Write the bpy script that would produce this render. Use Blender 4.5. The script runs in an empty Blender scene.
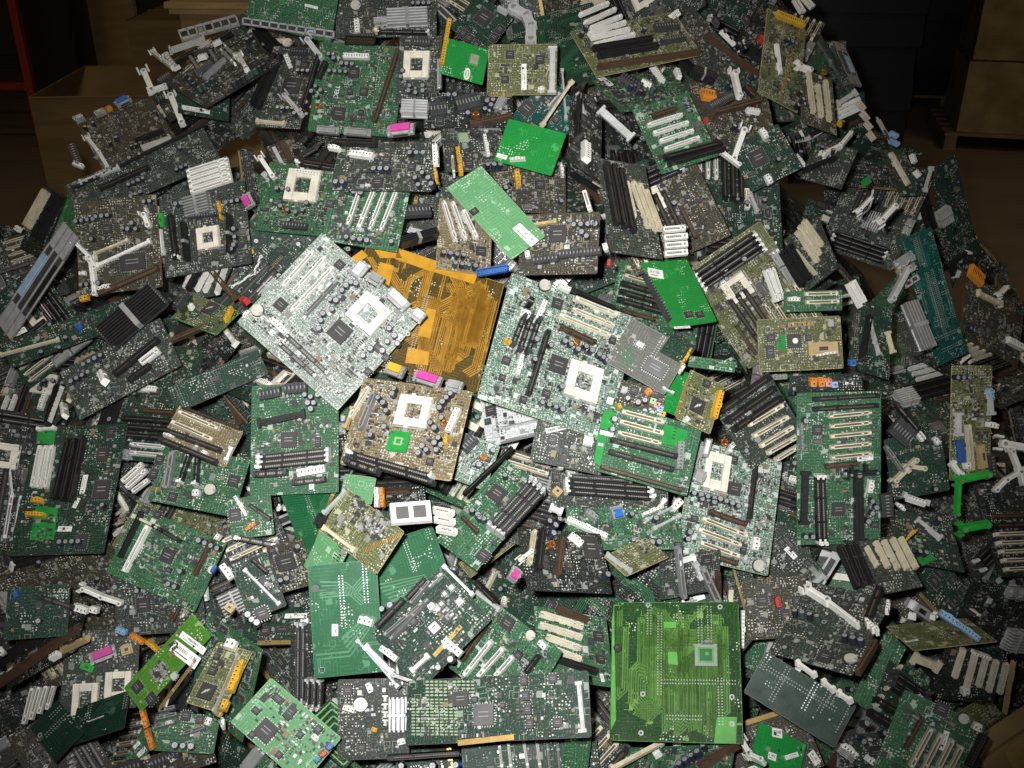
import bpy, math, random
import numpy as np
from mathutils import Matrix, Vector
random.seed(11); rng = np.random.default_rng(11)
sc = bpy.context.scene
COL = sc.collection

# ------------------------------------------------------------------ camera
FPX = 1005.0; PITCH = math.radians(27.0)
CAM = np.array([0.0, 0.0, 2.0])
FW = np.array([0, math.cos(PITCH), -math.sin(PITCH)])
UP = np.array([0, math.sin(PITCH), math.cos(PITCH)])
RT = np.array([1.0, 0, 0])
cd = bpy.data.cameras.new('camera'); cam = bpy.data.objects.new('camera', cd); COL.objects.link(cam)
cd.sensor_width = 36.0; cd.lens = 36.0 * FPX / 1024.0; cd.clip_start = 0.02; cd.clip_end = 100
cam.location = CAM; cam.rotation_euler = (math.radians(90) - PITCH, 0, 0)
sc.camera = cam

def ray(px, py):                       # a viewing direction whose forward depth is 1
    return FW + RT * ((px - 512) / FPX) - UP * ((py - 384) / FPX)
def proj(P):
    d = np.asarray(P, float) - CAM; z = d @ FW
    return 512 + FPX * (d @ RT) / z, 384 - FPX * (d @ UP) / z, z

# ------------------------------------------------------------------ the shape of the heap
HX, HY, HH, HS, HE, HKL, HKR = 0.1, 2.9, 2.0, 0.85, 0.6, 1.05, 1.3
def heap_z(x, y):
    dx = x - HX; dx = np.where(dx < 0, dx * HKL, dx * HKR)
    r = np.sqrt(dx * dx + (y - HY) ** 2)
    return HH - HS * (np.sqrt(r * r + HE * HE) - HE)
def heap_normal(x, y):
    e = 0.05
    gx = (heap_z(x + e, y) - heap_z(x - e, y)) / (2 * e); gy = (heap_z(x, y + e) - heap_z(x, y - e)) / (2 * e)
    n = np.array([-float(gx), -float(gy), 1.0]); return n / np.linalg.norm(n)
def heap_depth(px, py):                # depth at which a sight line meets the heap; beyond its outline, the closest pass
    r = ray(px, py); t = np.linspace(0.8, 4.0, 641)
    P = CAM + t[:, None] * r
    g = P[:, 2] - heap_z(P[:, 0], P[:, 1])
    k = np.where(g < 0)[0]
    if len(k) and P[k[0], 2] > 0.0: return float(t[k[0]]), True
    return float(t[np.argmin(g)]), False

# ------------------------------------------------------------------ materials
def nt(m):
    m.use_nodes = True; t = m.node_tree
    return t, t.nodes['Principled BSDF']
MATS = {}
def plain(name, col, rough=0.5, metal=0.0, var=0.15, scale=60.0, spec=0.5):
    if name in MATS: return MATS[name]
    m = bpy.data.materials.new(name); t, b = nt(m)
    tc = t.nodes.new('ShaderNodeTexCoord'); nz = t.nodes.new('ShaderNodeTexNoise'); nz.inputs['Scale'].default_value = scale
    nz.inputs['Detail'].default_value = 3
    oi = t.nodes.new('ShaderNodeObjectInfo')
    ad = t.nodes.new('ShaderNodeVectorMath'); ad.operation = 'MULTIPLY_ADD'
    t.links.new(oi.outputs['Random'], ad.inputs[0]); ad.inputs[1].default_value = (7, 5, 3)
    t.links.new(tc.outputs['Object'], ad.inputs[2]); t.links.new(ad.outputs[0], nz.inputs['Vector'])
    r = t.nodes.new('ShaderNodeValToRGB')
    r.color_ramp.elements[0].position = 0.3; r.color_ramp.elements[1].position = 0.7
    r.color_ramp.elements[0].color = [c * (1 - var) for c in col] + [1]
    r.color_ramp.elements[1].color = [min(1, c * (1 + var)) for c in col] + [1]
    t.links.new(nz.outputs['Fac'], r.inputs['Fac']); t.links.new(r.outputs['Color'], b.inputs['Base Color'])
    b.inputs['Roughness'].default_value = rough; b.inputs['Metallic'].default_value = metal
    b.inputs['Specular IOR Level'].default_value = spec
    MATS[name] = m; return m

def board_mat(name, base, trace, speck, amt=0.5, rough=0.38, pad=(0.55, 0.55, 0.5)):
    """laminate with copper runs under the lacquer, tinned pads and screen-printed outlines, all laid out in the board's own metres"""
    m = bpy.data.materials.new(name); t, b = nt(m); N = t.nodes; L = t.links
    tc = N.new('ShaderNodeTexCoord'); oi = N.new('ShaderNodeObjectInfo')
    off = N.new('ShaderNodeVectorMath'); off.operation = 'MULTIPLY_ADD'
    L.new(oi.outputs['Random'], off.inputs[0]); off.inputs[1].default_value = (31, 17, 0); L.new(tc.outputs['Object'], off.inputs[2])
    v = off.outputs[0]
    def wave(axis, sc_):
        w = N.new('ShaderNodeTexWave'); w.bands_direction = axis; w.inputs['Scale'].default_value = sc_
        w.inputs['Distortion'].default_value = 0.0; L.new(v, w.inputs['Vector']); return w.outputs['Fac']
    def noise(sc_, d=2):
        n = N.new('ShaderNodeTexNoise'); n.inputs['Scale'].default_value = sc_; n.inputs['Detail'].default_value = d
        L.new(v, n.inputs['Vector']); return n.outputs['Fac']
    def vor(sc_, rnd, metric):
        n = N.new('ShaderNodeTexVoronoi'); n.inputs['Scale'].default_value = sc_; n.inputs['Randomness'].default_value = rnd
        n.distance = metric; L.new(v, n.inputs['Vector']); return n.outputs['Distance']
    def mth(op, a, bb=None):
        n = N.new('ShaderNodeMath'); n.operation = op
        for i, q in enumerate((a, bb)):
            if q is None: continue
            if isinstance(q, (int, float)): n.inputs[i].default_value = q
            else: L.new(q, n.inputs[i])
        return n.outputs[0]
    def mix(f, a, bb):
        n = N.new('ShaderNodeMix'); n.data_type = 'RGBA'
        L.new(f, n.inputs['Factor'])
        for k, q in (('A', a), ('B', bb)):
            s = [i for i in n.inputs if i.name == k and i.type == 'RGBA'][0]
            if isinstance(q, tuple): s.default_value = (*q, 1)
            else: L.new(q, s)
        return [o for o in n.outputs if o.type == 'RGBA'][0]
    sel = mth('GREATER_THAN', noise(22, 1), 0.5)
    tx = mth('GREATER_THAN', wave('X', 62), 0.62); ty = mth('GREATER_THAN', wave('Y', 62), 0.62)
    tr = mth('ADD', mth('MULTIPLY', tx, sel), mth('MULTIPLY', ty, mth('SUBTRACT', 1, sel)))
    tr = mth('MULTIPLY', tr, mth('GREATER_THAN', noise(30, 0), 0.44))
    c = mix(tr, base, trace)
    # pads
    pd = mth('MULTIPLY', mth('LESS_THAN', vor(210, 0.35, 'EUCLIDEAN'), 0.26), mth('GREATER_THAN', noise(26, 1), 0.62 - 0.2 * amt))
    c = mix(pd, c, pad)
    # printed outlines
    vo = vor(95, 0.8, 'CHEBYCHEV')
    sk = mth('MULTIPLY', mth('MULTIPLY', mth('GREATER_THAN', vo, 0.36), mth('LESS_THAN', vo, 0.43)), mth('GREATER_THAN', noise(34, 1), 0.6 - 0.18 * amt))
    c = mix(sk, c, speck)
    # tiny print
    fine = mth('GREATER_THAN', noise(520, 2), 0.665 - 0.09 * amt)
    c = mix(fine, c, speck)
    L.new(c, b.inputs['Base Color'])
    L.new(mth('ADD', mth('MULTIPLY', noise(40, 2), 0.25), rough - 0.12), b.inputs['Roughness'])
    b.inputs['Specular IOR Level'].default_value = 0.5 if rough < .3 else 0.22
    bp = N.new('ShaderNodeBump'); bp.inputs['Strength'].default_value = 0.35; bp.inputs['Distance'].default_value = 0.0006
    L.new(mth('ADD', mth('ADD', tr, pd), mth('MULTIPLY', noise(14, 1), 2.0)), bp.inputs['Height']); L.new(bp.outputs['Normal'], b.inputs['Normal'])
    MATS[name] = m; return m

#            base                  traces               print
BC = {
 'pale': ((0.16, 0.20, 0.175), (0.23, 0.275, 0.245), (0.52, 0.56, 0.535), 0.8),
 'sil':  ((0.50, 0.53, 0.53), (0.60, 0.63, 0.63), (0.24, 0.26, 0.25), 0.75),
 'mint': ((0.075, 0.135, 0.10), (0.12, 0.19, 0.15), (0.44, 0.50, 0.455), 0.75),
 'grn':  ((0.028, 0.090, 0.043), (0.045, 0.13, 0.064), (0.32, 0.40, 0.33), 0.22),
 'dkg':  ((0.012, 0.033, 0.021), (0.018, 0.050, 0.031), (0.20, 0.25, 0.21), 0.18),
 'brt':  ((0.010, 0.21, 0.035), (0.014, 0.24, 0.045), (0.06, 0.34, 0.10), 0.0),
 'lgr':  ((0.10, 0.27, 0.12), (0.125, 0.31, 0.145), (0.30, 0.48, 0.32), 0.12),
 'olv':  ((0.085, 0.095, 0.038), (0.125, 0.135, 0.06), (0.34, 0.35, 0.24), 0.4),
 'gold': ((0.050, 0.034, 0.006), (0.10, 0.058, 0.007), (0.30, 0.16, 0.02), 0.0),
 'brn':  ((0.135, 0.105, 0.055), (0.18, 0.145, 0.08), (0.40, 0.38, 0.31), 0.45),
 'gry':  ((0.030, 0.039, 0.031), (0.047, 0.058, 0.048), (0.24, 0.26, 0.235), 0.34),
 'gdl':  ((0.085, 0.090, 0.078), (0.11, 0.115, 0.10), (0.26, 0.27, 0.24), 0.1),
 'gbr':  ((0.040, 0.037, 0.025), (0.060, 0.055, 0.038), (0.26, 0.25, 0.205), 0.32),
 'bkg':  ((0.010, 0.088, 0.034), (0.016, 0.118, 0.047), (0.06, 0.20, 0.10), 0.0),
 'bkd':  ((0.006, 0.026, 0.015), (0.009, 0.038, 0.022), (0.05, 0.10, 0.07), 0.0),
 'teal': ((0.008, 0.055, 0.046), (0.012, 0.072, 0.06), (0.16, 0.28, 0.26), 0.1),
 'ylg':  ((0.013, 0.045, 0.014), (0.02, 0.06, 0.018), (0.16, 0.28, 0.06), 0.0),
 'card': ((0.050, 0.16, 0.016), (0.066, 0.19, 0.024), (0.22, 0.34, 0.12), 0.05),
 'blk':  ((0.013, 0.017, 0.014), (0.020, 0.026, 0.022), (0.20, 0.22, 0.20), 0.25),
}
for k, (a, t_, s_, am) in BC.items():
    board_mat('board_' + k, a, t_, s_, am, rough=0.28 if k in ('teal', 'ylg', 'sil') else 0.5)
P = plain
P('ivory', (0.66, 0.62, 0.50), 0.45); P('white', (0.74, 0.74, 0.70), 0.45, var=0.08); P('cream', (0.55, 0.50, 0.36), 0.5)
P('black', (0.016, 0.016, 0.017), 0.42); P('charcoal', (0.045, 0.045, 0.048), 0.5); P('grey', (0.22, 0.23, 0.23), 0.5); P('lightgrey', (0.45, 0.46, 0.45), 0.5)
P('brown', (0.075, 0.043, 0.028), 0.5); P('chipblack', (0.035, 0.034, 0.033), 0.55); P('chipgrey', (0.09, 0.088, 0.085), 0.5)
P('silver', (0.58, 0.59, 0.59), 0.36, 0.45); P('tin', (0.48, 0.49, 0.48), 0.38, 0.55); P('dullmetal', (0.27, 0.28, 0.27), 0.45, 0.4); P('smdgrey', (0.20, 0.205, 0.19), 0.5); P('smdtan', (0.20, 0.145, 0.075), 0.5)
P('contact', (0.62, 0.40, 0.10), 0.32, 0.85); P('contactdark', (0.16, 0.12, 0.06), 0.45, 0.4)
P('blue', (0.02, 0.12, 0.42), 0.45); P('paleblue', (0.25, 0.42, 0.62), 0.45); P('pink', (0.48, 0.05, 0.27), 0.45); P('rose', (0.65, 0.28, 0.33), 0.45)
P('lime', (0.30, 0.55, 0.22), 0.45); P('orange', (0.65, 0.24, 0.03), 0.45); P('amber', (0.62, 0.36, 0.03), 0.45); P('red', (0.50, 0.04, 0.03), 0.45)
P('plasticgreen', (0.02, 0.36, 0.04), 0.4); P('copper', (0.50, 0.22, 0.06), 0.35, 0.8); P('sleeve', (0.02, 0.025, 0.05), 0.4); P('sleevegreen', (0.03, 0.08, 0.05), 0.4)
P('paper', (0.78, 0.78, 0.75), 0.7, var=0.05); P('ink', (0.05, 0.05, 0.05), 0.7); P('tan', (0.40, 0.30, 0.15), 0.5); P('teal_plastic', (0.05, 0.30, 0.32), 0.45)
P('lacquergreen', (0.018, 0.24, 0.045), 0.3); P('limecopper', (0.085, 0.30, 0.055), 0.35); P('goldpour', (0.46, 0.235, 0.014), 0.35); P('goldline', (0.33, 0.165, 0.012), 0.35)
P('oliveline', (0.072, 0.175, 0.030), 0.35); P('greenline', (0.03, 0.21, 0.05), 0.35); P('solder', (0.38, 0.42, 0.39), 0.4, 0.5); P('dkline', (0.022, 0.11, 0.05), 0.4)
P('tealline', (0.016, 0.11, 0.095), 0.35); P('padgreen', (0.27, 0.34, 0.21), 0.45); P('ringgreen', (0.16, 0.42, 0.12), 0.4); P('bkgline', (0.022, 0.15, 0.062), 0.5); P('bkdline', (0.012, 0.055, 0.032), 0.5)

def wood_mat(name, base, dark, sc_=3.0, rough=.75):
    m = bpy.data.materials.new(name); t, bs = nt(m); N, L = t.nodes, t.links
    tc = N.new('ShaderNodeTexCoord'); mp = N.new('ShaderNodeMapping'); mp.inputs['Scale'].default_value = (1, 1, 6); L.new(tc.outputs['Object'], mp.inputs[0])
    nz = N.new('ShaderNodeTexNoise'); nz.inputs['Scale'].default_value = sc_; nz.inputs['Detail'].default_value = 6; L.new(mp.outputs[0], nz.inputs['Vector'])
    r = N.new('ShaderNodeValToRGB'); r.color_ramp.elements[0].position = .35; r.color_ramp.elements[1].position = .7
    r.color_ramp.elements[0].color = (*dark, 1); r.color_ramp.elements[1].color = (*base, 1); L.new(nz.outputs['Fac'], r.inputs[0]); L.new(r.outputs[0], bs.inputs['Base Color'])
    bs.inputs['Roughness'].default_value = rough; MATS[name] = m
wood_mat('cardboard', (.42, .27, .12), (.34, .21, .09)); wood_mat('cardboarddark', (.19, .125, .05), (.14, .09, .035)); wood_mat('woodpale', (.55, .38, .19), (.42, .28, .13), 5)
wood_mat('palletwood', (.30, .21, .10), (.18, .12, .06), 5); wood_mat('concrete', (.20, .15, .095), (.15, .11, .07), 1.5, .8); wood_mat('wallpaint', (.16, .10, .06), (.11, .07, .045), .8, .85)
P('wrapnavy', (.012, .014, .022), .35); P('redsteel', (.30, .035, .02), .5); P('steel', (.22, .22, .22), .5, .3); P('mudbox', (.32, .24, .11), .7, var=.3, scale=6); P('tape', (.34, .24, .10), .4)
# ------------------------------------------------------------------ meshes
BOXF = np.array([[0,3,2,1],[4,5,6,7],[0,1,5,4],[1,2,6,5],[2,3,7,6],[3,0,4,7]])
BOXV = np.array([[-1,-1,-1],[1,-1,-1],[1,1,-1],[-1,1,-1],[-1,-1,1],[1,-1,1],[1,1,1],[-1,1,1]], float) * 0.5
class MB:
    def __init__(s): s.v = []; s.f = []; s.m = []; s.n = 0; s.mats = []
    def mi(s, mat):
        if mat not in s.mats: s.mats.append(mat)
        return s.mats.index(mat)
    def raw(s, V, F, mat):
        V = np.asarray(V, float); s.v.append(V); k = s.mi(mat)
        for f in F: s.f.append([int(i) + s.n for i in f]); s.m.append(k)
        s.n += len(V)
    def box(s, x, y, z0, lx, ly, h, mat, taper=0.0, rz=0.0):
        V = BOXV * (lx, ly, h) + (0, 0, h / 2)
        if taper: V[4:, :2] -= np.sign(V[4:, :2]) * taper
        if rz:
            c, q = math.cos(rz), math.sin(rz); V[:, :2] = V[:, :2] @ np.array([[c, q], [-q, c]])
        s.raw(V + (x, y, z0), BOXF, mat); return s
    def cyl(s, x, y, z0, r, h, mat, top=None, n=12, r2=None):
        r2 = r if r2 is None else r2
        a = np.arange(n) * 2 * math.pi / n
        V = np.concatenate([np.stack([x + r * np.cos(a), y + r * np.sin(a), a * 0 + z0], 1), np.stack([x + r2 * np.cos(a), y + r2 * np.sin(a), a * 0 + z0 + h], 1)])
        s.raw(V, [[i, (i + 1) % n, n + (i + 1) % n, n + i] for i in range(n)], mat)
        s.raw(V[n:], [list(range(n))], top or mat); return s
    def ring(s, x, y, z0, ro, ri, h, mat, n=14):
        a = np.arange(n) * 2 * math.pi / n; C, S = np.cos(a), np.sin(a)
        V = np.concatenate([np.stack([x + q * C, y + q * S, a * 0 + z], 1) for q, z in ((ro, z0), (ro, z0 + h), (ri, z0 + h), (ri, z0))])
        s.raw(V, [[k * n + i, k * n + (i + 1) % n, ((k + 1) % 4) * n + (i + 1) % n, ((k + 1) % 4) * n + i] for k in range(3) for i in range(n)], mat); return s
    def boxes(s, C, S, rz, midx, mats):           # many boxes at once (no bottom face)
        n = len(C); V = BOXV[None] * S[:, None, :] + np.array([0, 0, 0.5]) * S[:, None, 2:3] * (0, 0, 1)
        c, q = np.cos(rz)[:, None], np.sin(rz)[:, None]
        X = V[..., 0] * c - V[..., 1] * q; Y = V[..., 0] * q + V[..., 1] * c
        V = np.stack([X, Y, V[..., 2]], -1) + C[:, None, :]
        ids = [s.mi(m) for m in mats]
        F = (BOXF[None, 1:] + (np.arange(n) * 8)[:, None, None] + s.n).reshape(-1, 4)
        s.v.append(V.reshape(-1, 3)); s.f.extend(F.tolist()); s.m.extend(np.repeat(np.array(ids)[midx], 5).tolist()); s.n += n * 8
        return s
    def mesh(s, name):
        me = bpy.data.meshes.new(name)
        if s.n:
            me.from_pydata(np.concatenate(s.v).tolist(), [], s.f)
            me.polygons.foreach_set('material_index', s.m)
        for k in s.mats: me.materials.append(MATS[k])
        me.update(); return me
def link(name, me, parent=None, loc=None, rz=0.0):
    o = bpy.data.objects.new(name, me); COL.objects.link(o)
    if parent is not None: o.parent = parent
    if loc is not None: o.location = loc
    if rz: o.rotation_euler = (0, 0, rz)
    return o
CACHE = {}
def cached(key, fn):
    if key not in CACHE: CACHE[key] = fn()
    return CACHE[key]
rd = lambda v: round(v, 3)
NFILL = 210; FLASH = 212.0; HALL = 16.0; AMB = 0.006; SPOT = 75
# ------------------------------------------------------------------ components, each in its own frame: x along its length, z up off the board
def slot_mesh(L, W, H, body, inner, keys):
    def f():
        b = MB(); g = W * 0.30; w = (W - g) / 2; e = min(0.006, L * 0.08)
        b.box(0, 0, 0, L - .001, W - .001, H * 0.55, inner)
        for q in (-1, 1):
            b.box(0, q * (g + w) / 2, 0, L, w, H, body, 0.0006); b.box(q * (L - e) / 2, 0, 0, e, W, H, body, 0.0004)
        for k in keys: b.box((k - .5) * L, 0, 0, 0.003, W * .98, H, body)
        b.box(-L * .44, 0, H, L * .05, W * .5, H * .08, body)
        n = max(4, int(L / 0.004))
        for i in range(n):
            x = (i + .5) / n * (L - 2 * e) - (L - 2 * e) / 2
            b.box(x, 0, H * .5, 0.0012, g, H * .2, 'contactdark')
        return b.mesh('slot')
    return cached(('slot', rd(L), rd(W), rd(H), body, inner, keys), f)
SLOTS = {'pci': ('ivory', 'contactdark', .0074, .0090, (.78,)), 'pcw': ('white', 'grey', .0074, .0090, (.78,)), 'cre': ('cream', 'contactdark', .008, .0092, (.78,)),
         'isa': ('black', 'charcoal', .009, .0125, (.36,)), 'agp': ('brown', 'charcoal', .0085, .0115, (.3,)), 'slg': ('grey', 'charcoal', .009, .012, (.4,)), 'sls': ('silver', 'grey', .009, .008, (.4,))}
SLOTN = {'pci': 'expansion_slot', 'pcw': 'expansion_slot', 'cre': 'expansion_slot', 'isa': 'expansion_slot', 'agp': 'expansion_slot', 'slg': 'memory_slot', 'sls': 'edge_connector'}
SLOTL = {'pci': 'ivory slot', 'pcw': 'white slot', 'cre': 'cream slot', 'isa': 'long black slot', 'agp': 'brown slot', 'slg': 'grey memory slot', 'sls': 'metal edge connector'}
def put_lin(root, kind, x1, y1, x2, y2, w=None):
    L = math.hypot(x2 - x1, y2 - y1); rz = math.atan2(y2 - y1, x2 - x1); cx, cy = (x1 + x2) / 2, (y1 + y2) / 2
    L = max(L, .004)
    if kind in SLOTS:
        body, inn, W, H, keys = SLOTS[kind]
        o = link(SLOTN[kind], slot_mesh(L, w or W, H, body, inn, keys), root, (cx, cy, 0), rz); o['label'] = SLOTL[kind]; return
    if kind in ('ram', 'rak', 'rag'):
        W = w or .0085; lm = {'ram': 'white', 'rak': 'charcoal', 'rag': 'lightgrey'}[kind]; body = 'black' if kind != 'rag' else 'charcoal'
        o = link('memory_slot', slot_mesh(L, W, .011, body, 'grey', (.33, .7)), root, (cx, cy, 0), rz)
        o['label'] = {'ram': 'black memory slot with white latches', 'rak': 'black memory slot', 'rag': 'dark grey memory slot with grey latches'}[kind]
        def lf():
            b = MB(); b.box(0, 0, 0, .006, W * .95, .017, lm, .0007); b.box(.001, 0, .017, .0035, W * .6, .004, lm); b.box(-.004, 0, .008, .004, W * .4, .004, lm); return b.mesh('latch')
        me = cached(('latch', rd(W), lm), lf)
        for q in (-1, 1): link('latch', me, o, (q * (L / 2 + .002), 0, 0), 0 if q > 0 else math.pi)
        return
    if kind in ('ide', 'idb', 'idw', 'idr'):
        W = w or .010; c = {'ide': 'black', 'idb': 'blue', 'idw': 'white', 'idr': 'red'}[kind]
        def f():
            b = MB(); b.box(0, 0, 0, L, W, .003, c)
            for q in (-1, 1): b.box(0, q * (W / 2 - .0008), 0, L, .0016, .009, c); b.box(q * (L / 2 - .001), 0, 0, .002, W, .009, c)
            n = max(3, int(L / .004))
            for i in range(n):
                for q in (-1, 1): b.box((i + .5) / n * L * .9 - L * .45, q * W * .17, .003, .0011, .0011, .005, 'contact')
            b.box(0, W / 2 - .0005, .003, .006, .0012, .0075, 'charcoal'); return b.mesh('header')
        o = link('cable_header', cached(('ide', rd(L), rd(W), kind), f), root, (cx, cy, 0), rz); o['label'] = {'ide': 'black', 'idb': 'blue', 'idw': 'white', 'idr': 'red'}[kind] + ' cable header'; return
    if kind in ('pwr', 'pwb', 'blk', 'amb', 'ora', 'tea', 'wht', 'gre', 'bpl', 'gbl'):     # moulded blocks with open cells
        c = {'pwr': 'white', 'pwb': 'black', 'blk': 'charcoal', 'amb': 'amber', 'ora': 'orange', 'tea': 'teal_plastic', 'wht': 'white', 'gre': 'plasticgreen', 'bpl': 'paleblue', 'gbl': 'grey'}[kind]
        W = w or .011
        def f():
            b = MB(); b.box(0, 0, 0, L, W, .010, c, .0004); n = max(2, int(L / .0055))
            for i in range(n):
                x = (i + .5) / n * L - L / 2
                b.box(x, 0, .010, L / n * .72, W * .8, .0022, c, .0005); b.box(x, 0, .0122, L / n * .3, W * .3, .0003, 'charcoal' if c != 'charcoal' else 'grey')
            b.box(0, W / 2, .004, .008, .002, .006, c); return b.mesh('connector')
        o = link('connector', cached(('pw', rd(L), rd(W), kind), f), root, (cx, cy, 0), rz); o['label'] = c.replace('_plastic', '') + ' plastic connector'; return
    if kind in ('ppk', 'pbl', 'prt', 'pgr', 'pwh', 'pam'):                                 # ports on a board's rear edge
        c = {'ppk': 'pink', 'pbl': 'blue', 'prt': 'tin', 'pgr': 'grey', 'pwh': 'white', 'pam': 'amber'}[kind]; W = w or .016
        def f():
            b = MB(); b.box(0, 0, 0, L, W, .009, 'grey' if c != 'tin' else 'tin'); b.box(0, -W * .05, .004, L * .78, W * .9, .010, c, .001)
            b.box(0, W * .52, 0, L, .0014, .013, 'tin'); b.box(0, W * .6, .003, L * .66, W * .3, .008, 'tin', .0008); b.box(0, W * .76, .0045, L * .58, .001, .005, 'charcoal')
            for q in (-1, 1): b.cyl(q * L * .44, 0, .009, W * .16, .004, 'tin', n=6); b.box(q * L * .44, W * .6, .004, .004, W * .25, .005, 'tin')
            return b.mesh('port')
        o = link('port', cached(('prt', rd(L), rd(W), kind), f), root, (cx, cy, 0), rz); o['label'] = {'ppk': 'pink printer port', 'pbl': 'blue display port', 'prt': 'metal port shell', 'pgr': 'grey port', 'pwh': 'white port', 'pam': 'amber port'}[kind]; return
    if kind in ('gold', 'gldp'):                                                          # row of plated fingers
        W = w or .008
        def f():
            b = MB(); n = max(4, int(L / .0026)); skip = int(n * .62)
            b.box(0, 0, 0, L, W, .0004, 'tan')
            for i in range(n):
                if i == skip: continue
                b.box((i + .5) / n * L - L / 2, 0, .0004, L / n * .74, W * .95, .0003, 'contact')
            return b.mesh('contacts')
        o = link('edge_contacts', cached(('gold', rd(L), rd(W)), f), root, (cx, cy, .0001), rz); o['label'] = 'gold edge contacts'; return
    if kind == 'lab' or kind == 'labp':
        W = w or .012
        def f():
            b = MB(); b.box(0, 0, 0, L, W, .0004, 'paper'); n = max(5, int(L / .0017)); r = random.Random(n * 7 + int(W * 1000))
            for i in range(n):
                if r.random() < .75: b.box((i + .5) / n * L * .8 - L * .4, W * .12, .0004, L / n * r.choice((.2, .35, .5)), W * .30, .0001, 'ink')
            b.box(-L * .1, -W * .26, .0004, L * .5, W * .08, .0001, 'ink'); return b.mesh('sticker')
        o = link('sticker', cached(('lab', rd(L), rd(W)), f), root, (cx, cy, .0004), rz); o['label'] = 'white barcode sticker'; return
    if kind in ('met', 'mtd'):                                                            # folded metal plate with port cut-outs
        W = w or .020; c = 'silver' if kind == 'met' else 'dullmetal'
        def f():
            b = MB(); n = max(2, int(L / .022)); r = random.Random(int(L * 997)); rail = W * .22
            for q in (-1, 1): b.box(0, q * (W - rail) / 2, .006, L, rail, .0012, c)
            b.box(0, -W / 2, 0, L, .0012, .0072, c); b.box(0, 0, .003, L * .98, W * .7, .002, 'charcoal')
            for i in range(n + 1): b.box(i / n * (L - .004) - (L - .004) / 2, 0, .006, .004, W, .0012, c)
            for i in range(n):
                x = (i + .5) / n * L - L / 2; k = r.random()
                if k < .35: b.box(x, 0, .003, L / n * .6, W * .4, .004, r.choice(('black', 'tin', 'paleblue')), .0006)
                elif k < .7: b.cyl(x, 0, .003, W * .2, .004, 'tin', 'black', n=10)
            return b.mesh('port_strip')
        o = link('port_strip', cached(('met', rd(L), rd(W), kind), f), root, (cx, cy, 0), rz); o['label'] = 'metal strip with port openings'; return
    if kind in ('bar', 'bal', 'bas', 'bao', 'bat_', 'bab', 'bax'):                          # moulded rails and trims
        c = {'bar': 'white', 'bal': 'cream', 'bas': 'silver', 'bao': 'orange', 'bat_': 'tan', 'bab': 'black', 'bax': 'lightgrey'}[kind]; W = w or .006
        def f():
            b = MB(); b.box(0, 0, 0, L, W, .007, c, .0008); n = max(2, int(L / .018))
            for i in range(n): b.box((i + .5) / n * L - L / 2, 0, .007, L / n * .7, W * .5, .0015, c, .0004)
            for q in (-1, 1): b.box(q * (L / 2 - .003), 0, 0, .006, W * 1.5, .009, c, .0006)
            return b.mesh('rail')
        o = link('rail', cached(('bar', rd(L), rd(W), kind), f), root, (cx, cy, 0), rz); o['label'] = {'bar': 'white plastic', 'bal': 'cream plastic', 'bas': 'silver metal', 'bao': 'orange', 'bat_': 'tan', 'bab': 'black plastic', 'bax': 'light grey plastic'}[kind] + ' rail'; return
    if kind in ('hsf', 'hsk', 'hsw'):                                                     # finned heat sink lying along a line
        W = w or .03; c = {'hsf': 'tin', 'hsk': 'black', 'hsw': 'lightgrey'}[kind]; put_hs(root, cx, cy, L, W, c, rz); return
    raise KeyError(kind)
def put_hs(root, cx, cy, L, W, c, rz=0.0):
    def f():
        b = MB(); b.box(0, 0, 0, L, W, .004, c); n = max(4, int(W / .0055))
        for i in range(n): b.box(0, (i + .5) / n * W - W / 2, .004, L, W / n * .45, .016, c)
        b.box(0, 0, .004, L * .08, W * 1.02, .017, 'tin'); return b.mesh('heat_sink')
    o = link('heat_sink', cached(('hs', rd(L), rd(W), c), f), root, (cx, cy, 0), rz); o['label'] = {'tin': 'silver', 'black': 'black', 'lightgrey': 'light grey'}[c] + ' finned heat sink'
def chip_mesh(L, W, body='chipblack', mark=None):
    def f():
        b = MB(); h = .0035; b.box(0, 0, .0005, L, W, h, body, .0006)
        for q in (-1, 1):
            n = max(3, int(L / .0035))
            for i in range(n): b.box((i + .5) / n * L - L / 2, q * (W / 2 + .001), 0, .0011, min(.0024, L * .12), .001, 'tin')
            n = max(3, int(W / .0035))
            for i in range(n): b.box(q * (L / 2 + .001), (i + .5) / n * W - W / 2, 0, min(.0024, L * .12), .0011, .001, 'tin')
        b.cyl(-L * .38, W * .38, h + .0005, min(L, W) * .05, .0002, 'charcoal', n=8)
        if mark == 'lab':
            b.box(0, 0, h + .0005, L * .66, W * .66, .0003, 'paper'); b.box(0, W * .1, h + .0008, L * .4, W * .08, .0001, 'ink')
        elif mark == 'dot': b.cyl(L * .05, 0, h + .0005, min(L, W) * .2, .0004, 'paper', n=10)
        elif mark == 'logo':
            for k in range(3): b.box((k - 1) * L * .12, (k - 1) * W * .08, h + .0005, L * .07, W * (.34 - .06 * k), .0002, 'lightgrey', rz=-.5)
        else:
            for k in range(2): b.box(0, W * (.12 - .2 * k), h + .0005, L * .5, W * .05, .0001, 'grey')
        return b.mesh('chip')
    return cached(('chip', rd(L), rd(W), body, mark), f)
def put_chip(root, x, y, L, W=None, rz=0.0, body='chipblack', mark=None):
    o = link('chip', chip_mesh(max(L, .004), max(W or L, .004), body, mark), root, (x, y, 0), rz)
    if mark == 'lab': o['label'] = 'black chip with white sticker'
    return o
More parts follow.
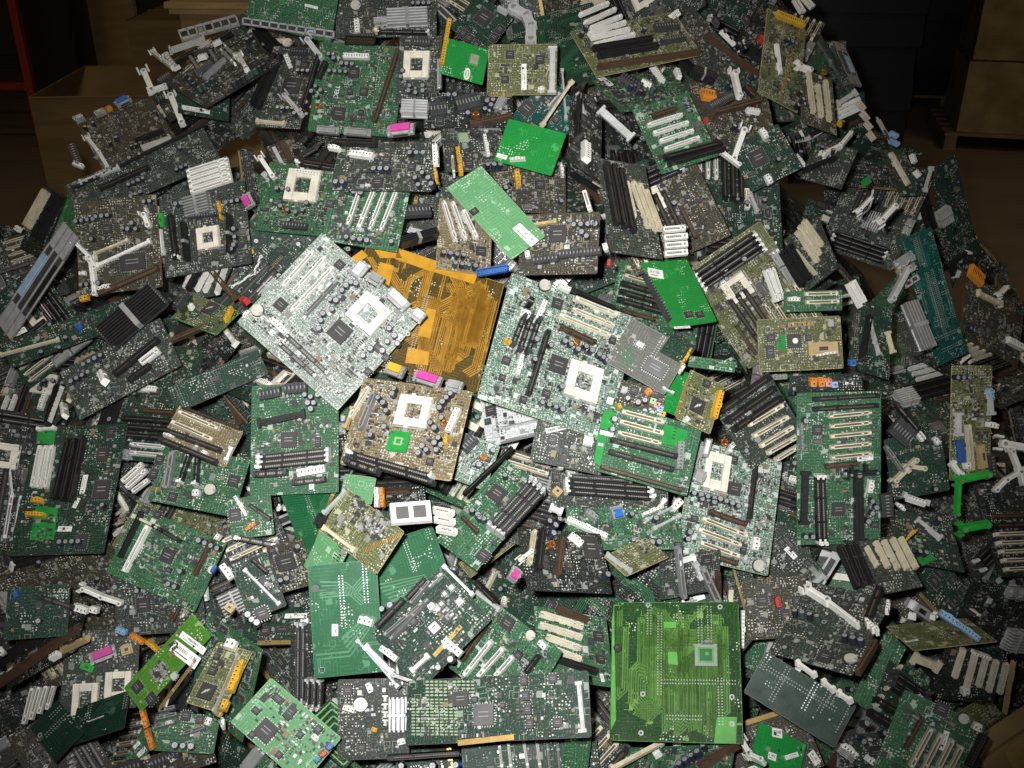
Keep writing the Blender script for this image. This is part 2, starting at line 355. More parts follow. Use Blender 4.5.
def put_cap(root, x, y, r=.0045, h=.012, sleeve='sleeve'):
    def f():
        b = MB(); b.cyl(0, 0, 0, r * 1.06, .0012, 'black'); b.cyl(0, 0, .0012, r, h, sleeve, 'tin'); b.ring(0, 0, .0012 + h, r, r * .8, .0004, 'sleeve'); b.box(0, 0, h + .0012, r * 1.2, r * .12, .0002, 'grey'); b.box(0, 0, h + .0012, r * .12, r * 1.2, .0002, 'grey'); return b.mesh('capacitor')
    return link('capacitor', cached(('cap', rd(r), rd(h), sleeve), f), root, (x, y, 0))
def put_bat(root, x, y, r=.010):
    def f():
        b = MB(); b.cyl(0, 0, 0, r * 1.12, .003, 'black', n=16); b.cyl(0, 0, .003, r, .003, 'tin', 'cellface', n=20); b.box(r * .85, 0, .003, r * .6, r * .5, .0042, 'tin', .0003); return b.mesh('battery')
    return link('coin_battery', cached(('bat', rd(r)), f), root, (x, y, 0))
P('cellface', (0.72, 0.70, 0.60), 0.35, 0.4); P('socketpins', (0.72, 0.68, 0.57), 0.5); P('pinhole', (0.42, 0.38, 0.28), 0.6)
def put_sock(root, x, y, L, W=None, rz=0.0, c='socketpins'):
    W = W or L
    def f():
        b = MB(); hl, hw = L * .46, W * .47; s = .0035
        for q in (-1, 1):
            b.box(q * (L + hl) / 4, 0, 0, (L - hl) / 2, W, .006, c, .0004); b.box(0, q * (W + hw) / 4, 0, hl, (W - hw) / 2, .006, c, .0003)
        b.box(L * .44, 0, .006, L * .10, W * .94, .003, c, .0006)
        r = int(L / s)
        for i in range(r):
            for j in range(int(W / s)):
                px, py = -L / 2 + (i + .7) * s, -W / 2 + (j + .7) * s
                if (abs(px) > hl / 2 + .001 or abs(py) > hw / 2 + .001) and abs(px) < L * .38 and abs(py) < W * .46: b.box(px, py, .006, .0009, .0009, .0002, 'pinhole')
        for k in range(10): b.box(random.uniform(-hl, hl) * .4, random.uniform(-hw, hw) * .4, 0, .003, .0018, .0015, random.choice(('tin', 'lightgrey', 'chipblack')))
        for q in (-1, 1): b.box(-L * .1, q * (W / 2 + .0015), .001, L * .12, .003, .005, c)
        return b.mesh('socket')
    o = link('processor_socket', cached(('sock', rd(L), rd(W), c), f), root, (x, y, 0), rz); o['label'] = 'ivory processor socket with open centre'
    def g():
        b = MB(); b.box(0, 0, .004, L * .9, .0018, .0018, 'tin'); b.box(-L * .45, .002, .004, .0018, .006, .0018, 'tin'); b.box(L * .42, 0, .0035, .007, .003, .003, 'tin'); return b.mesh('lever')
    link('lever', cached(('lever', rd(L)), g), o, (0, -W / 2 - .003, 0))
def put_hole(root, x, y, r=.0038):
    def f():
        b = MB(); b.ring(0, 0, 0, r, r * .45, .0004, 'solder'); b.cyl(0, 0, -.0002, r * .45, .0004, 'black', n=8); return b.mesh('hole')
    link('mounting_hole', cached(('hole', rd(r)), f), root, (x, y, .0001))
def put_jack(root, x, y, c, rz=0.0, L=.012):
    def f():
        b = MB(); b.box(0, 0, 0, L, L, .012, c, .0006); b.cyl(0, 0, .012, L * .26, .003, c, n=10); b.cyl(0, 0, .015, L * .15, .0002, 'black', n=8); b.box(0, -L * .45, .012, L * .5, .001, .001, 'tin'); return b.mesh('jack')
    o = link('audio_jack', cached(('jack', c, rd(L)), f), root, (x, y, 0), rz); o['label'] = {'lime': 'lime green', 'rose': 'pink', 'paleblue': 'light blue', 'amber': 'amber'}.get(c, c) + ' jack'
def put_coil(root, x, y, r=.006):
    def f():
        b = MB(); b.ring(0, 0, 0, r, r * .45, .007, 'copper')
        for k in range(10): b.box(r * .74 * math.cos(k * .628), r * .74 * math.sin(k * .628), .007, r * .55, .0012, .0012, 'copper', rz=k * .628)
        return b.mesh('coil')
    link('coil', cached(('coil', rd(r)), f), root, (x, y, 0))
def put_brk(root, pts, w, c='white', lab=None, name='retention_bracket'):
    b = MB(); h = .011
    for (x1, y1), (x2, y2) in zip(pts, pts[1:]):
        L = math.hypot(x2 - x1, y2 - y1); rz = math.atan2(y2 - y1, x2 - x1); q = (math.cos(rz), math.sin(rz))
        b.box((x1 + x2) / 2, (y1 + y2) / 2, 0, L + w * .8, w, h, c, .0008, rz); b.box((x1 + x2) / 2, (y1 + y2) / 2, h, L * .8, w * .35, .003, c, .0004, rz)
    for k, (x, y) in enumerate(pts): b.cyl(x, y, 0, w * .56, h * 1.1, c, n=8); b.cyl(x, y, h * 1.15, w * .3, .0005, 'grey', n=6)
    x, y = pts[0]; (x2, y2) = pts[1]; rz = math.atan2(y2 - y, x2 - x)
    for k in (-1, 1): b.box(x - math.sin(rz) * k * w * .8 - math.cos(rz) * w * .7, y + math.cos(rz) * k * w * .8 - math.sin(rz) * w * .7, 0, w * 1.0, w * .35, h * 1.1, c, .0005, rz)
    o = link(name, b.mesh('bracket'), root, (0, 0, 0)); o['label'] = lab or c.replace('plastic', '') + ' plastic retention bracket'

# ------------------------------------------------------------------ boards
SMDM = ['smdgrey', 'chipblack', 'smdtan', 'tin', 'lightgrey', 'charcoal']
SMDP = {'pale': (.30, .30, .05, .18, .10, .07), 'sil': (.3, .3, .05, .25, .1, .0), 'mint': (.26, .34, .05, .16, .09, .10), 'brn': (.22, .30, .16, .16, .06, .10), None: (.15, .40, .07, .13, .03, .22)}
def small_parts(hw, hh, n, col):
    if n <= 0: return None
    b = MB(); r = rng
    # clusters in rows, as on a real board, plus singles
    nc = max(1, n // 14); C = []; S = []; R = []
    cx = r.uniform(-hw, hw, nc); cy = r.uniform(-hh, hh, nc)
    for i in range(nc):
        k = int(r.integers(8, 20)); ver = r.random() < .5; st = r.uniform(.003, .0055); rows = int(r.integers(1, 4)); sx, sy = (r.uniform(.0014, .003), r.uniform(.0024, .0055))
        for j in range(k):
            a = (j // rows) * st; q = (j % rows) * r.uniform(.006, .0075)
            p = (cx[i] + (q if ver else a), cy[i] + (a if ver else q))
            if abs(p[0]) < hw - .002 and abs(p[1]) < hh - .002:
                C.append((p[0], p[1], 0)); S.append((sy, sx, r.uniform(.001, .0022)) if ver else (sx, sy, r.uniform(.001, .0022)))
    m = n // 3
    for i in range(m):
        C.append((r.uniform(-hw + .004, hw - .004), r.uniform(-hh + .004, hh - .004), 0)); k = r.uniform(.0016, .0046) if r.random() < .85 else r.uniform(.005, .010); S.append((k, k * r.uniform(.5, 1.3), r.uniform(.001, .003)))
    if not C: return None
    C = np.array(C); S = np.array(S); p = np.array(SMDP.get(col, SMDP[None])); mid = r.choice(6, len(C), p=p / p.sum())
    b.boxes(C, S, np.zeros(len(C)), mid, SMDM)
    return b.mesh('small_components')
def board_mesh(hw, hh, mat, edge):
    def f():
        b = MB(); b.box(0, 0, -.0016, 2 * hw, 2 * hh, .0016, mat); c = min(hw, hh) * .08
        for sx in (-1, 1): b.box(sx * hw * .999, 0, -.0014, .0012, 2 * hh - c, .0012, edge)
        for sy in (-1, 1): b.box(0, sy * hh * .999, -.0014, 2 * hw - c, .0012, .0012, edge)
        return b.mesh('board')
    return cached(('pcb', rd(hw), rd(hh), mat, edge), f)
def traces(hw, hh, nbus, mat, wid=.0016, pitch=.0034, seed=0, z=.0003, axis=None):
    r = random.Random(seed); b = MB()
    for _ in range(nbus):
        k = r.randint(3, 8); a = r.randrange(8) * math.pi / 4
        if axis is not None and r.random() < .75: a = axis + r.choice((0, math.pi))
        x, y = r.uniform(-hw, hw), r.uniform(-hh, hh); pts = [(x, y)]
        turn = 1
        for _s in range(r.randint(2, 5)):
            L = r.uniform(.02, .09) * (1.6 if axis is not None and _s % 2 == 0 else .45 if axis is not None else 1); x += L * math.cos(a); y += L * math.sin(a); pts.append((x, y)); turn = -turn if axis is not None and _s % 2 else r.choice((-1, 1)); a += turn * math.pi / 4
        for j in range(k):
            o = (j - (k - 1) / 2) * pitch; w = wid * r.choice((.8, 1, 1, 1.5)); q = []
            for i, (px, py) in enumerate(pts):
                d0 = (pts[i][0] - pts[i - 1][0], pts[i][1] - pts[i - 1][1]) if i else (pts[1][0] - px, pts[1][1] - py)
                d1 = (pts[i + 1][0] - px, pts[i + 1][1] - py) if i < len(pts) - 1 else d0
                a0, a1 = math.atan2(d0[1], d0[0]), math.atan2(d1[1], d1[0]); am = math.atan2(math.sin(a0) + math.sin(a1), math.cos(a0) + math.cos(a1)); m = 1 / max(.5, math.cos((a1 - a0) / 2))
                nx, ny = -math.sin(am) * m, math.cos(am) * m
                q.append([(px + nx * (o + s * w / 2), py + ny * (o + s * w / 2)) for s in (-1, 1)])
            for u, v in zip(q, q[1:]):
                P4 = [u[0], v[0], v[1], u[1]]
                if all(abs(p[0]) < hw and abs(p[1]) < hh for p in P4): b.raw([(p[0], p[1], z) for p in P4], [[0, 1, 2, 3]], mat)
    return b.mesh('copper_traces') if b.n else None
def joints(hw, hh, rows, seed, mat='solder', s=.0016):
    r = random.Random(seed); C = []
    for _ in range(rows):
        ver = r.random() < .6; n = r.randint(10, 40); x, y = r.uniform(-hw, hw), r.uniform(-hh, hh)
        for i in range(n):
            for q in (0, 1):
                p = (x + q * .005, y + i * .004) if ver else (x + i * .004, y + q * .005)
                if abs(p[0]) < hw * .96 and abs(p[1]) < hh * .96: C.append((p[0], p[1], 0))
    if not C: return None
    b = MB(); C = np.array(C); b.boxes(C, np.tile([s, s, .0012], (len(C), 1)), np.full(len(C), .78), np.zeros(len(C), int), [mat]); return b.mesh('solder_joints')
# ------------------------------------------------------------------ the boards one can tell apart
# @kind|layer|colour|name|label|quad (three corners, read off the photo)|parts density|landmark phrase ; then its components
SPECS = """
@mobo|4|pale|motherboard|pale silvery green motherboard with ivory socket beside the gold traced board|322 233 422 318 237 322|1|pale silvery motherboard
pcw 315 252 283 288; pcw 326 258 293 294; pcw 334 268 292 312; slg 337 283 306 316/5; chip 281 305 13; chip 340 265 10; chip 340 332 21; sock 369 314 35 33
pwh 366 264 355 278 ; pgr 383 284 370 276; pwh 408 309 389 291; pwh 424 320 414 312; bat 258 311 6; pwr 272 320 289 336/7; rag 288 337 328 374; rag 281 345 316 377; sls 309 333 359 384/3; sls 305 338 352 387/3
cap 343 292 347 287 352 284 357 285 331 301 337 302 333 311 324 315 322 322 320 330 390 330 395 337 398 345 371 350 364 357 383 352 388 343 ; hole 333 248 351 266 265 303 292 328 408 334; chip 378 348 9 386 358 8 368 372 8; wht 245 319 250 312/4
@back|3|gold|motherboard|gold traced motherboard lying face down behind the pink printer port|368 240 504 284 336 352|1|gold traced board
pour 372 246 396 246 402 258 380 258; pour 398 248 430 259 427 270 395 259; pour 430 259 478 273 474 284 427 270; pour 380 262 394 266 389 286 376 276; pour 427 308 436 310 430 338 418 336; pour 408 347 429 352 428 365 405 363; pour 345 262 362 250 368 256 350 268
@mobo|5|brn|motherboard|tan motherboard with white socket and pink printer port below the gold board|364 378 472 392 340 464|1|tan motherboard
sock 414 412 35 33; ppk 442 384 416 376; pam 405 374 388 368; prt 463 389 448 386; pci 370 388 351 419; slg 376 394 361 431; ram 353 455 432 478; rak 350 463 378 473/9; rak 353 460 433 484
chp 399 442 23 lacq; cap 396 391 394 396 380 400 385 405 388 413 386 429 432 425 436 430 443 420 441 410 448 400 424 448 428 452 436 445 440 440 443 447 438 452 420 455 452 396 444 404; wht 459 410 449 433/7; amb 448 436 444 450/4; chip 430 462 9; coil 446 424; bat_ 354 408 346 430/4
@mobo|3|mint|motherboard|pale green motherboard with coin battery and ivory socket right of the gold board|512 273 636 318 478 398|1|pale green battery motherboard
bat 544 286 6; wht 557 286 569 292/6; chip 557 304 12; isa 570 291 613 310/5; pci 574 299 616 316; pci 571 310 613 327; pci 558 316 609 337; agp 559 328 594 344; chip 612 341 8; chip 558 365 19; sock 583 382 36 38
rak 522 320 512 345; rak 529 321 519 350; rak 537 323 527 352; isa 547 332 527 396/7; wht 544 302 536 320/6; wht 519 314 529 317; hsk 529 301 526 309/6; chip 506 361 9; chip 502 378 7; wht 521 356 516 376/5; cap 563 343 569 346 576 351 584 348 590 352 549 347 597 356 601 359 605 362 606 358 535 341 533 361 560 388; coil 574 343; hole 541 322 480 393; chip 546 394 9; chip 523 400 8; amb 507 341 505 344
@card|2|sil|expansion_card|whitish glinting card with two edge rails below the pale green battery motherboard|487 447 578 425 479 388|1|whitish glinting card
chip 491 411 12; chip 488 422 7; sls 500 430 552 418/3; sls 501 443 571 427/3; chip 512 424 6; hole 484 437
@mobo|2|gry|motherboard|grey motherboard edge with a grey port beside the whitish glinting card|540 410 610 425 530 460|1|
prt 583 441 592 443; chip 552 440 10; chip 574 430 8; sls 545 432 572 426; cap 570 418 576 420 582 422
@mobo|4|grn|motherboard|bright green motherboard with three ivory slots and three black slots|612 402 702 428 595 470|.3|bright green slot motherboard
pci 621 412 663 423; pci 619 422 662 434; pci 617 433 660 444; isa 610 440 676 457/7; isa 608 452 672 470/7; agp 600 467 680 490/6; patch 664 424 688 431 682 448 661 443; patch 604 410 616 413 612 432 599 428; patch 598 432 607 434 600 466 594 462; lab 600 432 613 435/5; lab 598 444 603 445/3; lab 607 400 613 402/8; gbl 680 442 678 470; cap 613 420 611 430; amb 617 404 619 410/3
@mobo|3|gbr|motherboard|brownish motherboard with lime pink blue and amber jacks above the bright green slot motherboard|622 380 672 394 612 412|2.5|four coloured jacks
jack 653 403 lime; jack 657 407 rose; jack 660 411 paleblue; jack 662 416 amber; ora 646 391 650 396/7; chip 655 393 12; chip 634 391 9; cap 628 400 638 404 645 402
@card|5|olv|expansion_card|olive expansion card with black chip and yellow connector right of the four coloured jacks|691 370 724 386 676 418|.6|olive yellow connector card
chip 697 406 16 logo; amb 719 392 712 419/7; chip 706 384 9; gold 688 380 676 416/4; wht 683 419 686 422/4
@card|4|brt|expansion_card|bare green card corner left of the olive yellow connector card|672 366 690 374 664 410|0|
@mobo|3|mint|motherboard|pale motherboard with ivory socket and three ivory slots right of the bright green slot motherboard|694 440 782 462 676 554|1|pale socket motherboard
sock 716 472 26 38; pci 701 519 746 537; pci 697 530 740 546; pci 699 543 738 557; agp 708 512 745 525; agp 699 552 736 564; chip 734 489 14; isa 756 450 748 519/5; prt 697 446 693 458; pwh 707 440 703 458/6; pbl 691 455 689 463; prt 699 471 695 482; chip 694 519 7; chip 743 549 7 12; bat 758 566 6; wht 755 538 753 551; cap 718 500 724 502 730 504 736 507 712 503 700 500 688 533 686 540; coil 723 443; chip 733 460 10; wht 727 449 731 451
@mobo|4|grn|motherboard|upright green motherboard with five ivory slots and tall black cooler bracket|797 393 881 391 797 545|.5|five ivory slot motherboard
isa 812 399 877 395/6; isa 812 409 876 405/6; pci 828 416 870 412; pci 829 426 870 422; pci 829 436 870 432; pci 829 447 870 443; pci 830 457 870 453; agp 824 466 857 463; chip 817 430 11; hole 803 410; bab 805 471 803 524/8; ram 816 476 818 540/6; ram 821 476 823 540/6; chip 838 509 15; brk 849 474 875 472 w5 black; brk 857 474 858 545 w9 black; brk 849 544 866 541 w5 black; wht 870 479 868 492/6; blk 884 493 886 516/13; lab 857 459 873 457/6; gbl 800 422 801 450/3; cap 804 420 870 500 874 506 870 512 866 520
@mobo|3|gry|motherboard|grey motherboard of slanting black and ivory slots beside the olive yellow connector card|716 412 768 372 752 470|.5|slanting slot motherboard
isa 718 412 767 377/8; isa 724 422 773 388/8; isa 731 430 779 398/8; pci 747 425 781 405; pci 752 436 786 417; pci 759 446 791 427; pci 766 453 796 436; pci 774 460 797 446
@back|5|ylg|motherboard|square yellow green motherboard lying face down with swirling traces at the heap's foot|614 603 738 602 609 740|1|yellow green traced board
pour 664 622 676 622 676 628 664 628; pour 668 652 677 652 678 665 668 664; pour 693 644 707 644 707 646 693 646; ringp 706 655 11; pour 717 717 737 717 736 743 714 743; hole 648 605 720 607 732 697 732 724 641 733 643 694; stub 618 649; pour 612 620 614 606 616 720 611 730; gbl 702 644 713 644/2
@card|5|brt|expansion_card|bright green blank card with small white sticker and two chips below the light grey slots|641 263 686 258 672 328|0|bright green blank card
lab 648 272 663 275/12; chip 688 315 10 7; chip 699 315 10 7; blk 643 276 668 322/4; lab 674 328 690 327/3
@card|6|lgr|expansion_card|long light green blank card with barcode sticker at one end|481 166 545 236 447 188|0|long light green card
lab 516 226 535 244/12; chip 474 212 9 7; hole 507 181
@card|6|brt|expansion_card|vivid green bare card wedge above the long light green card|509 119 566 134 494 160|0|vivid green wedge
lab 497 155 507 158/5; wht 510 161 526 160/3
@mobo|2|gbr|motherboard|dense motherboard with blue port under the vivid green wedge|490 160 565 165 490 210|1.5|
pbl 535 157 522 157; amb 516 172 518 188/6; chip 540 185 11; cap 500 165 505 190 550 172; wht 560 165 562 178/3
@mobo|3|gbr|motherboard|brown motherboard with dark chip and black connector beside the blue cable header|522 215 600 212 518 275|1|
chip 558 234 19; idb 478 274 509 269/8; blk 534 262 560 259/8; blk 560 256 602 252/9; wht 528 252 529 259/5; wht 605 245 607 252/5; cap 583 234 588 238 594 225; pcw 585 192 591 212; rail 520 228 558 222; red 609 264 611 264
@mobo|3|brn|motherboard|brown motherboard with three white slots left of the long light green card|440 198 492 206 436 268|.8|
pcw 443 203 455 242; pcw 452 204 465 241; pcw 463 212 476 240; chip 481 252 11; blk 400 214 430 212/14; hsk 399 246 436 236/10
@mobo|3|grn|motherboard|dense green motherboard with four white slots above the gold board|338 168 412 180 322 240|1.9|four white slot motherboard
pcw 361 189 348 226; pcw 375 189 359 229; pcw 386 190 370 231; pcw 397 191 381 232; hole 361 241 348 249; chip 330 204 9; pcw 343 162 341 184
@mobo|2|grn|motherboard|green motherboard with square ivory socket and white bracket on the upper slope|270 162 340 168 256 230|1|
sock 303 186 34 34; brk 262 160 274 178 w5 white; cap 282 208 289 212 297 214 304 212 308 205 290 222; chip 285 200 8; blk 284 226 308 228/8; coil 286 211; wht 298 173 320 176/4; isa 300 162 366 172/7; ram 300 165 366 175
@mobo|3|gry|motherboard|grey green motherboard with white connector and dark slot below the dell lettered motherboard|340 142 440 142 330 190|1.3|
wht 351 155 374 158/7; wht 330 149 341 151/5; ppk 415 130 389 133; chip 387 161 10; wht 436 147 437 167/6; cap 424 176 430 181 420 188 433 187 417 181; chip 378 183 12; isa 335 144 378 146/7; chip 412 168 9; amb 436 170 438 184/3
@mobo|4|grn|motherboard|large green motherboard with small white dell lettering and brown slot|320 42 406 47 308 131|.7|dell lettered motherboard
chip 354 73 12; chip 364 92 9; chip 339 114 14; chip 350 92 7; chip 361 113 6; agp 399 50 375 123/6; isa 320 56 304 109/6; isa 327 63 319 80/7; ide 346 41 376 42/10; wht 344 57 370 58/6; brk 309 42 321 58 w6 lightgrey; cap 317 88 322 92 318 98 313 93 308 104 335 60 330 56; coil 319 107; lab 373 79 375 79/4; hole 366 52; text 337 92; prt 318 131 340 133/7; prt 345 133 372 135/7
@mobo|3|gry|motherboard|grey motherboard with three long black slots beside the dell lettered motherboard|274 46 322 48 250 126|.8|three black slot motherboard
isa 282 57 259 110/6; isa 276 56 253 106/5; chip 292 86 20; chip 305 66 10; hole 290 45; brk 286 98 302 116 w5 lightgrey; cap 302 113 308 117 296 116 313 110; bal 257 122 286 125/4; wht 287 57 291 68/5; blk 290 54 308 55/6; bat 288 44 5
@mobo|4|gry|motherboard|grey motherboard with ivory socket between the dell lettered motherboard and the green oval logo card|400 36 442 36 396 104|1|
sock 417 65 27 27; cap 410 92 417 94 424 92 411 87 424 87 402 78 404 72; chip 430 90 8; prt 440 60 440 90/4; blk 415 43 432 44/8
@card|6|brt|expansion_card|bright green card with white oval logo at the heap's top|447 38 489 50 440 73|0|green oval logo card
oval 467 74; chip 474 60 9 11 padg; amb 449 20 441 66/5
@card|5|dkg|expansion_card|dark green card with rows of black memory chips above the green oval logo card|478 -6 514 18 450 28|.4|
chip 484 18 17; chip 463 34 8 10; chip 469 39 8 10; chip 476 45 8 10; chip 482 51 8 10; chip 500 30 8 10; chip 494 38 8 10
@card|6|olv|expansion_card|olive card with tall white sticker right of the green oval logo card|489 45 557 44 487 95|.5|olive white sticker card
lab 524 64 524 90/6; gold 490 95 512 95/4; bax 553 48 552 95/7; chip 510 55 9; chip 540 60 10; chip 505 80 8; wht 538 91 545 91/4
@back|4|grn|motherboard|dark green motherboard face down with a row of rear ports along its edge|252 -22 338 -2 246 22|.6|row of rear ports
met 244 21 336 35/8; lab 305 5 318 8/3; hole 336 -2
@mobo|3|gry|motherboard|grey motherboard with coin battery and white heat spreader at the heap's top|336 -4 436 -6 336 38|1|
bat 356 6 5; chip 373 15 9; hsw 388 20 428 18/20; ram 378 33 428 34; wht 357 20 358 34/6; chip 347 24 6 10; amb 374 30 378 33; blk 346 38 375 38/6; hsw 375 24 388 23/7
@mobo|4|olv|motherboard|olive motherboard with six white slots and two black slots at the heap's top|570 32 674 12 597 77|.5|six white slot motherboard
pcw 579 17 608 5; pcw 584 25 615 11; pcw 590 30 621 18; pcw 588 36 625 24; pcw 590 40 629 31; pcw 593 47 634 36; isa 592 51 651 41/7; isa 597 58 657 48/7; agp 597 69 699 54/6; blk 654 30 678 28/10; cap 585 31 581 37; hole 640 20; blk 660 44 684 40/6
@mobo|3|grn|motherboard|green motherboard with white sticker and black cooler under the six white slot motherboard|592 80 672 72 622 112|1|
lab 598 76 612 86/10; blk 620 78 640 90/14; patch 656 78 668 76 668 84 659 86; wht 640 83 650 88/6; wht 675 72 678 80/6; chip 618 96 10; hsk 682 70 712 66/18; wht 645 60 662 84/5
@mobo|4|grn|motherboard|green motherboard with four short white slots and long black slot on the upper right slope|632 110 688 92 662 174|.6|four short white slot motherboard
pcw 647 127 682 116; pcw 653 135 688 124; pcw 659 143 693 132; pcw 664 151 699 139; isa 663 160 720 145/7; isa 667 166 723 150/5; agp 652 118 676 110/6; hole 642 138
@loose|6|none|plastic_strip|thin cream plastic strip leaning beside the olive white sticker card|572 82 541 126 570 80|0|
bal 571 82 541 126/4
@loose|6|none|ribbon_bracket|curved light grey plastic bracket above the olive white sticker card|514 10 532 42 508 12|0|
brk 514 11 526 18 531 28 531 42 w11 lightgrey
@loose|5|none|slot_cover|grey white metal slot cover below the six white slot motherboard|599 113 632 140 605 106|0|
bax 600 110 632 139/9
@mobo|3|blk|motherboard|blackish motherboard with white connector block standing below the thin cream strip|572 84 602 108 568 160|.5|
wht 584 145 584 162/10; chip 582 120 12 20; chip 590 100 8 12; bax 577 95 582 115/4; rak 578 90 575 140
@mobo|4|gry|motherboard|grey motherboard with broad black slots and fanned cream slots|597 158 645 166 612 252|.4|fanned cream slot motherboard
isa 605 166 616 226/8; isa 612 168 624 230/8; isa 619 172 632 234/8; pci 626 184 634 219/4; cre 632 184 648 229/7; cre 638 186 655 232/7; cre 645 192 660 232/5
@loose|5|none|expansion_slot|light grey block of four slots above the bright green blank card|662 229 687 229 663 258|0|light grey slots
pcw 662 231 685 229/8; pcw 663 239 687 237/8; pcw 664 247 687 245/8; pcw 664 255 687 253/8
@mobo|3|gry|motherboard|grey motherboard with a red plug slanting along the upper right slope|690 4 770 92 672 40|.8|red plug motherboard
agp 704 36 768 86/6; idr 757 38 765 46/8; cap 722 33 728 40 735 46 741 50; chip 745 20 10; chip 715 22 9; pcw 719 32 733 46/4; wht 676 14 668 20/8
@mobo|3|gbr|motherboard|brown motherboard with orange connector and white bracket right of the four short white slots|690 84 768 100 700 150|.7|
ora 700 96 714 98/14; brk 733 76 738 98 w6 white; blk 708 110 730 98/12; agp 712 115 760 102/7; hsk 690 74 712 82/12; red 704 122 706 122; ide 744 88 756 100/8; wht 745 112 758 114/5
@mobo|3|dkg|motherboard|dark motherboard with white bracket and large black chip beneath the red plug motherboard|728 148 778 124 752 192|.6|
brk 743 132 733 160 w6 white; brk 722 154 738 166 w4 white; chip 758 158 18; wht 765 176 770 185/6; wht 760 130 766 140/6
@mobo|4|gbr|motherboard|brown motherboard with three cream slots standing on the right ridge|798 66 832 80 802 122|.8|
cre 806 68 812 114/6; cre 816 86 820 118/6; cre 824 82 828 122/6; cap 798 95 800 102 795 108; brk 798 68 808 72 w5 white; coil 822 74
@mobo|3|olv|motherboard|ochre motherboard with gold edge on the right ridge|768 8 806 30 758 92|.8|
gold 800 30 780 98/3; chip 780 60 12; pcw 775 45 779 75/4; amb 775 15 802 26/8
@loose|4|none|circuit_board|pale mint board corner at the very top of the right ridge|790 0 812 -6 800 16|0|
pcw 794 1 802 14/9; pcw 802 -2 812 9/9
@plate|5|mtd|port_shield|dull grey port shield standing along the right ridge|830 42 842 46 848 84|1|
@loose|5|none|expansion_slot|staircase of cream slots on the right ridge below the dull port shield|856 104 866 103 868 144|0|
cre 857 103 863 111/7; cre 860 113 867 121/7; cre 864 123 870 130/7; cre 867 133 873 141/7; bax 836 105 855 93/6
@mobo|3|dkg|motherboard|dark motherboard with long cream slot on the right edge below the cream staircase|880 150 904 150 900 196|.6|
cre 889 154 907 186/6; bpl 888 134 896 138/4; bpl 888 142 897 146/4; wht 910 156 913 164; wht 913 172 918 178
@mobo|3|gry|motherboard|grey motherboard with white bracket curling along the right ridge|818 140 858 150 800 178|.9|
brk 824 156 840 148 850 136 w4 white; cap 842 126 800 156; blk 820 172 840 170/9; wht 795 158 803 168/5; amb 838 124 842 127; patch 860 182 868 176 872 182 864 188; rak 800 174 835 160
@mobo|3|gry|motherboard|dark motherboard with cream staircase slots and thick black slots right of centre|784 240 818 216 806 292|.4|cream staircase slots
cre 802 221 820 246/7; cre 798 226 818 255/7; cre 795 232 816 262/6; isa 786 246 806 280/8; isa 780 252 800 286/8; cre 793 250 814 275/3
@loose|5|none|expansion_slot|white slab of joined slots left of the cream staircase slots|762 272 776 266 774 304|0|
pcw 764 270 776 302/7; pcw 770 268 781 300/7
@card|5|grn|riser_card|small green riser card with two ivory slots above the gold patched card|784 292 842 290 784 312|.3|
pci 804 294 837 293; pci 805 302 838 301; wht 787 299 799 299/5
@card|5|olv|expansion_card|olive expansion card with black chip and gold patches right of centre|757 320 840 316 760 372|1|gold patched card
chip 794 341 15 dot; chip 808 338 7; tan 807 350 837 348/15; chip 770 352 9 14; chip 771 338 9 8; lab 821 350 830 350/8; gold 788 325 814 323/5; wht 815 356 836 352/3; patch 778 335 786 335 786 350 778 350
@mobo|3|blk|motherboard|blackish motherboard with orange pink and blue jacks below the gold patched card|790 376 862 374 790 392|1|
jack 812 383 orange; jack 820 383 orange; jack 827 383 rose; jack 833 384 paleblue; ora 808 379 830 380/5; jack 851 362 blue; lab 845 383 853 383/4; gbl 762 378 786 376/6
@loose|5|none|expansion_slot|white slab of slots slanting right of the two slot riser card|843 288 852 282 856 310|0|
pcw 846 284 859 308/6; pcw 851 281 863 303/6
@back|5|teal|motherboard|glossy teal motherboard standing face down on the right slope|900 240 931 227 938 366|2.5|glossy teal board
joints; hole 930 234; lab 970 355 960 363/3
@loose|6|none|port_cluster|silver cluster of rear ports against the glossy teal board|893 262 915 254 904 292|0|
prt 894 268 912 256/10; prt 898 277 914 267/8; met 903 286 917 277/7; tan 896 273 902 269/5
@loose|5|none|heat_sink|long silver heat sink lying below the silver cluster of ports|898 306 916 298 924 352|0|
hsf 907 304 926 350/18
@mobo|3|dkg|motherboard|dark bracketed motherboard standing left of the long silver heat sink|862 300 892 310 858 370|.4|
bal 886 332 892 354/4; bas 868 320 878 356/3; brk 906 270 890 300 w6 lightgrey; rak 868 316 860 360; brk 879 222 892 208 w6 white; brk 857 212 868 200 w4 white
@mobo|2|gbr|motherboard|brown motherboard with cream strip on the far right edge|968 270 1024 310 960 330|.6|
bal 976 293 1000 305/6; ora 968 270 980 282/16; brk 997 295 1004 288 w4 white; wht 1005 340 1020 348/8
@mobo|4|olv|motherboard|olive grey motherboard with blue and cream connectors on the right slope|952 366 992 366 950 480|.7|blue and cream connectors
idb 958 440 960 462/7; cre 966 424 970 470/7; tan 978 444 982 468/9; bax 957 412 957 436/7; bar 950 462 960 476/6; blk 988 455 990 475/9; bax 988 390 990 415/6; wht 964 462 965 468/6; wht 985 424 995 426/6; bpl 987 388 989 400/5
@loose|6|none|card_guide|bright green plastic card guide frame below the blue and cream connectors|956 478 988 474 954 526|0|green card guide
brk 958 479 986 473 w6 plasticgreen; brk 957 479 955 512 w4 plasticgreen; brk 962 527 985 523 w7 plasticgreen
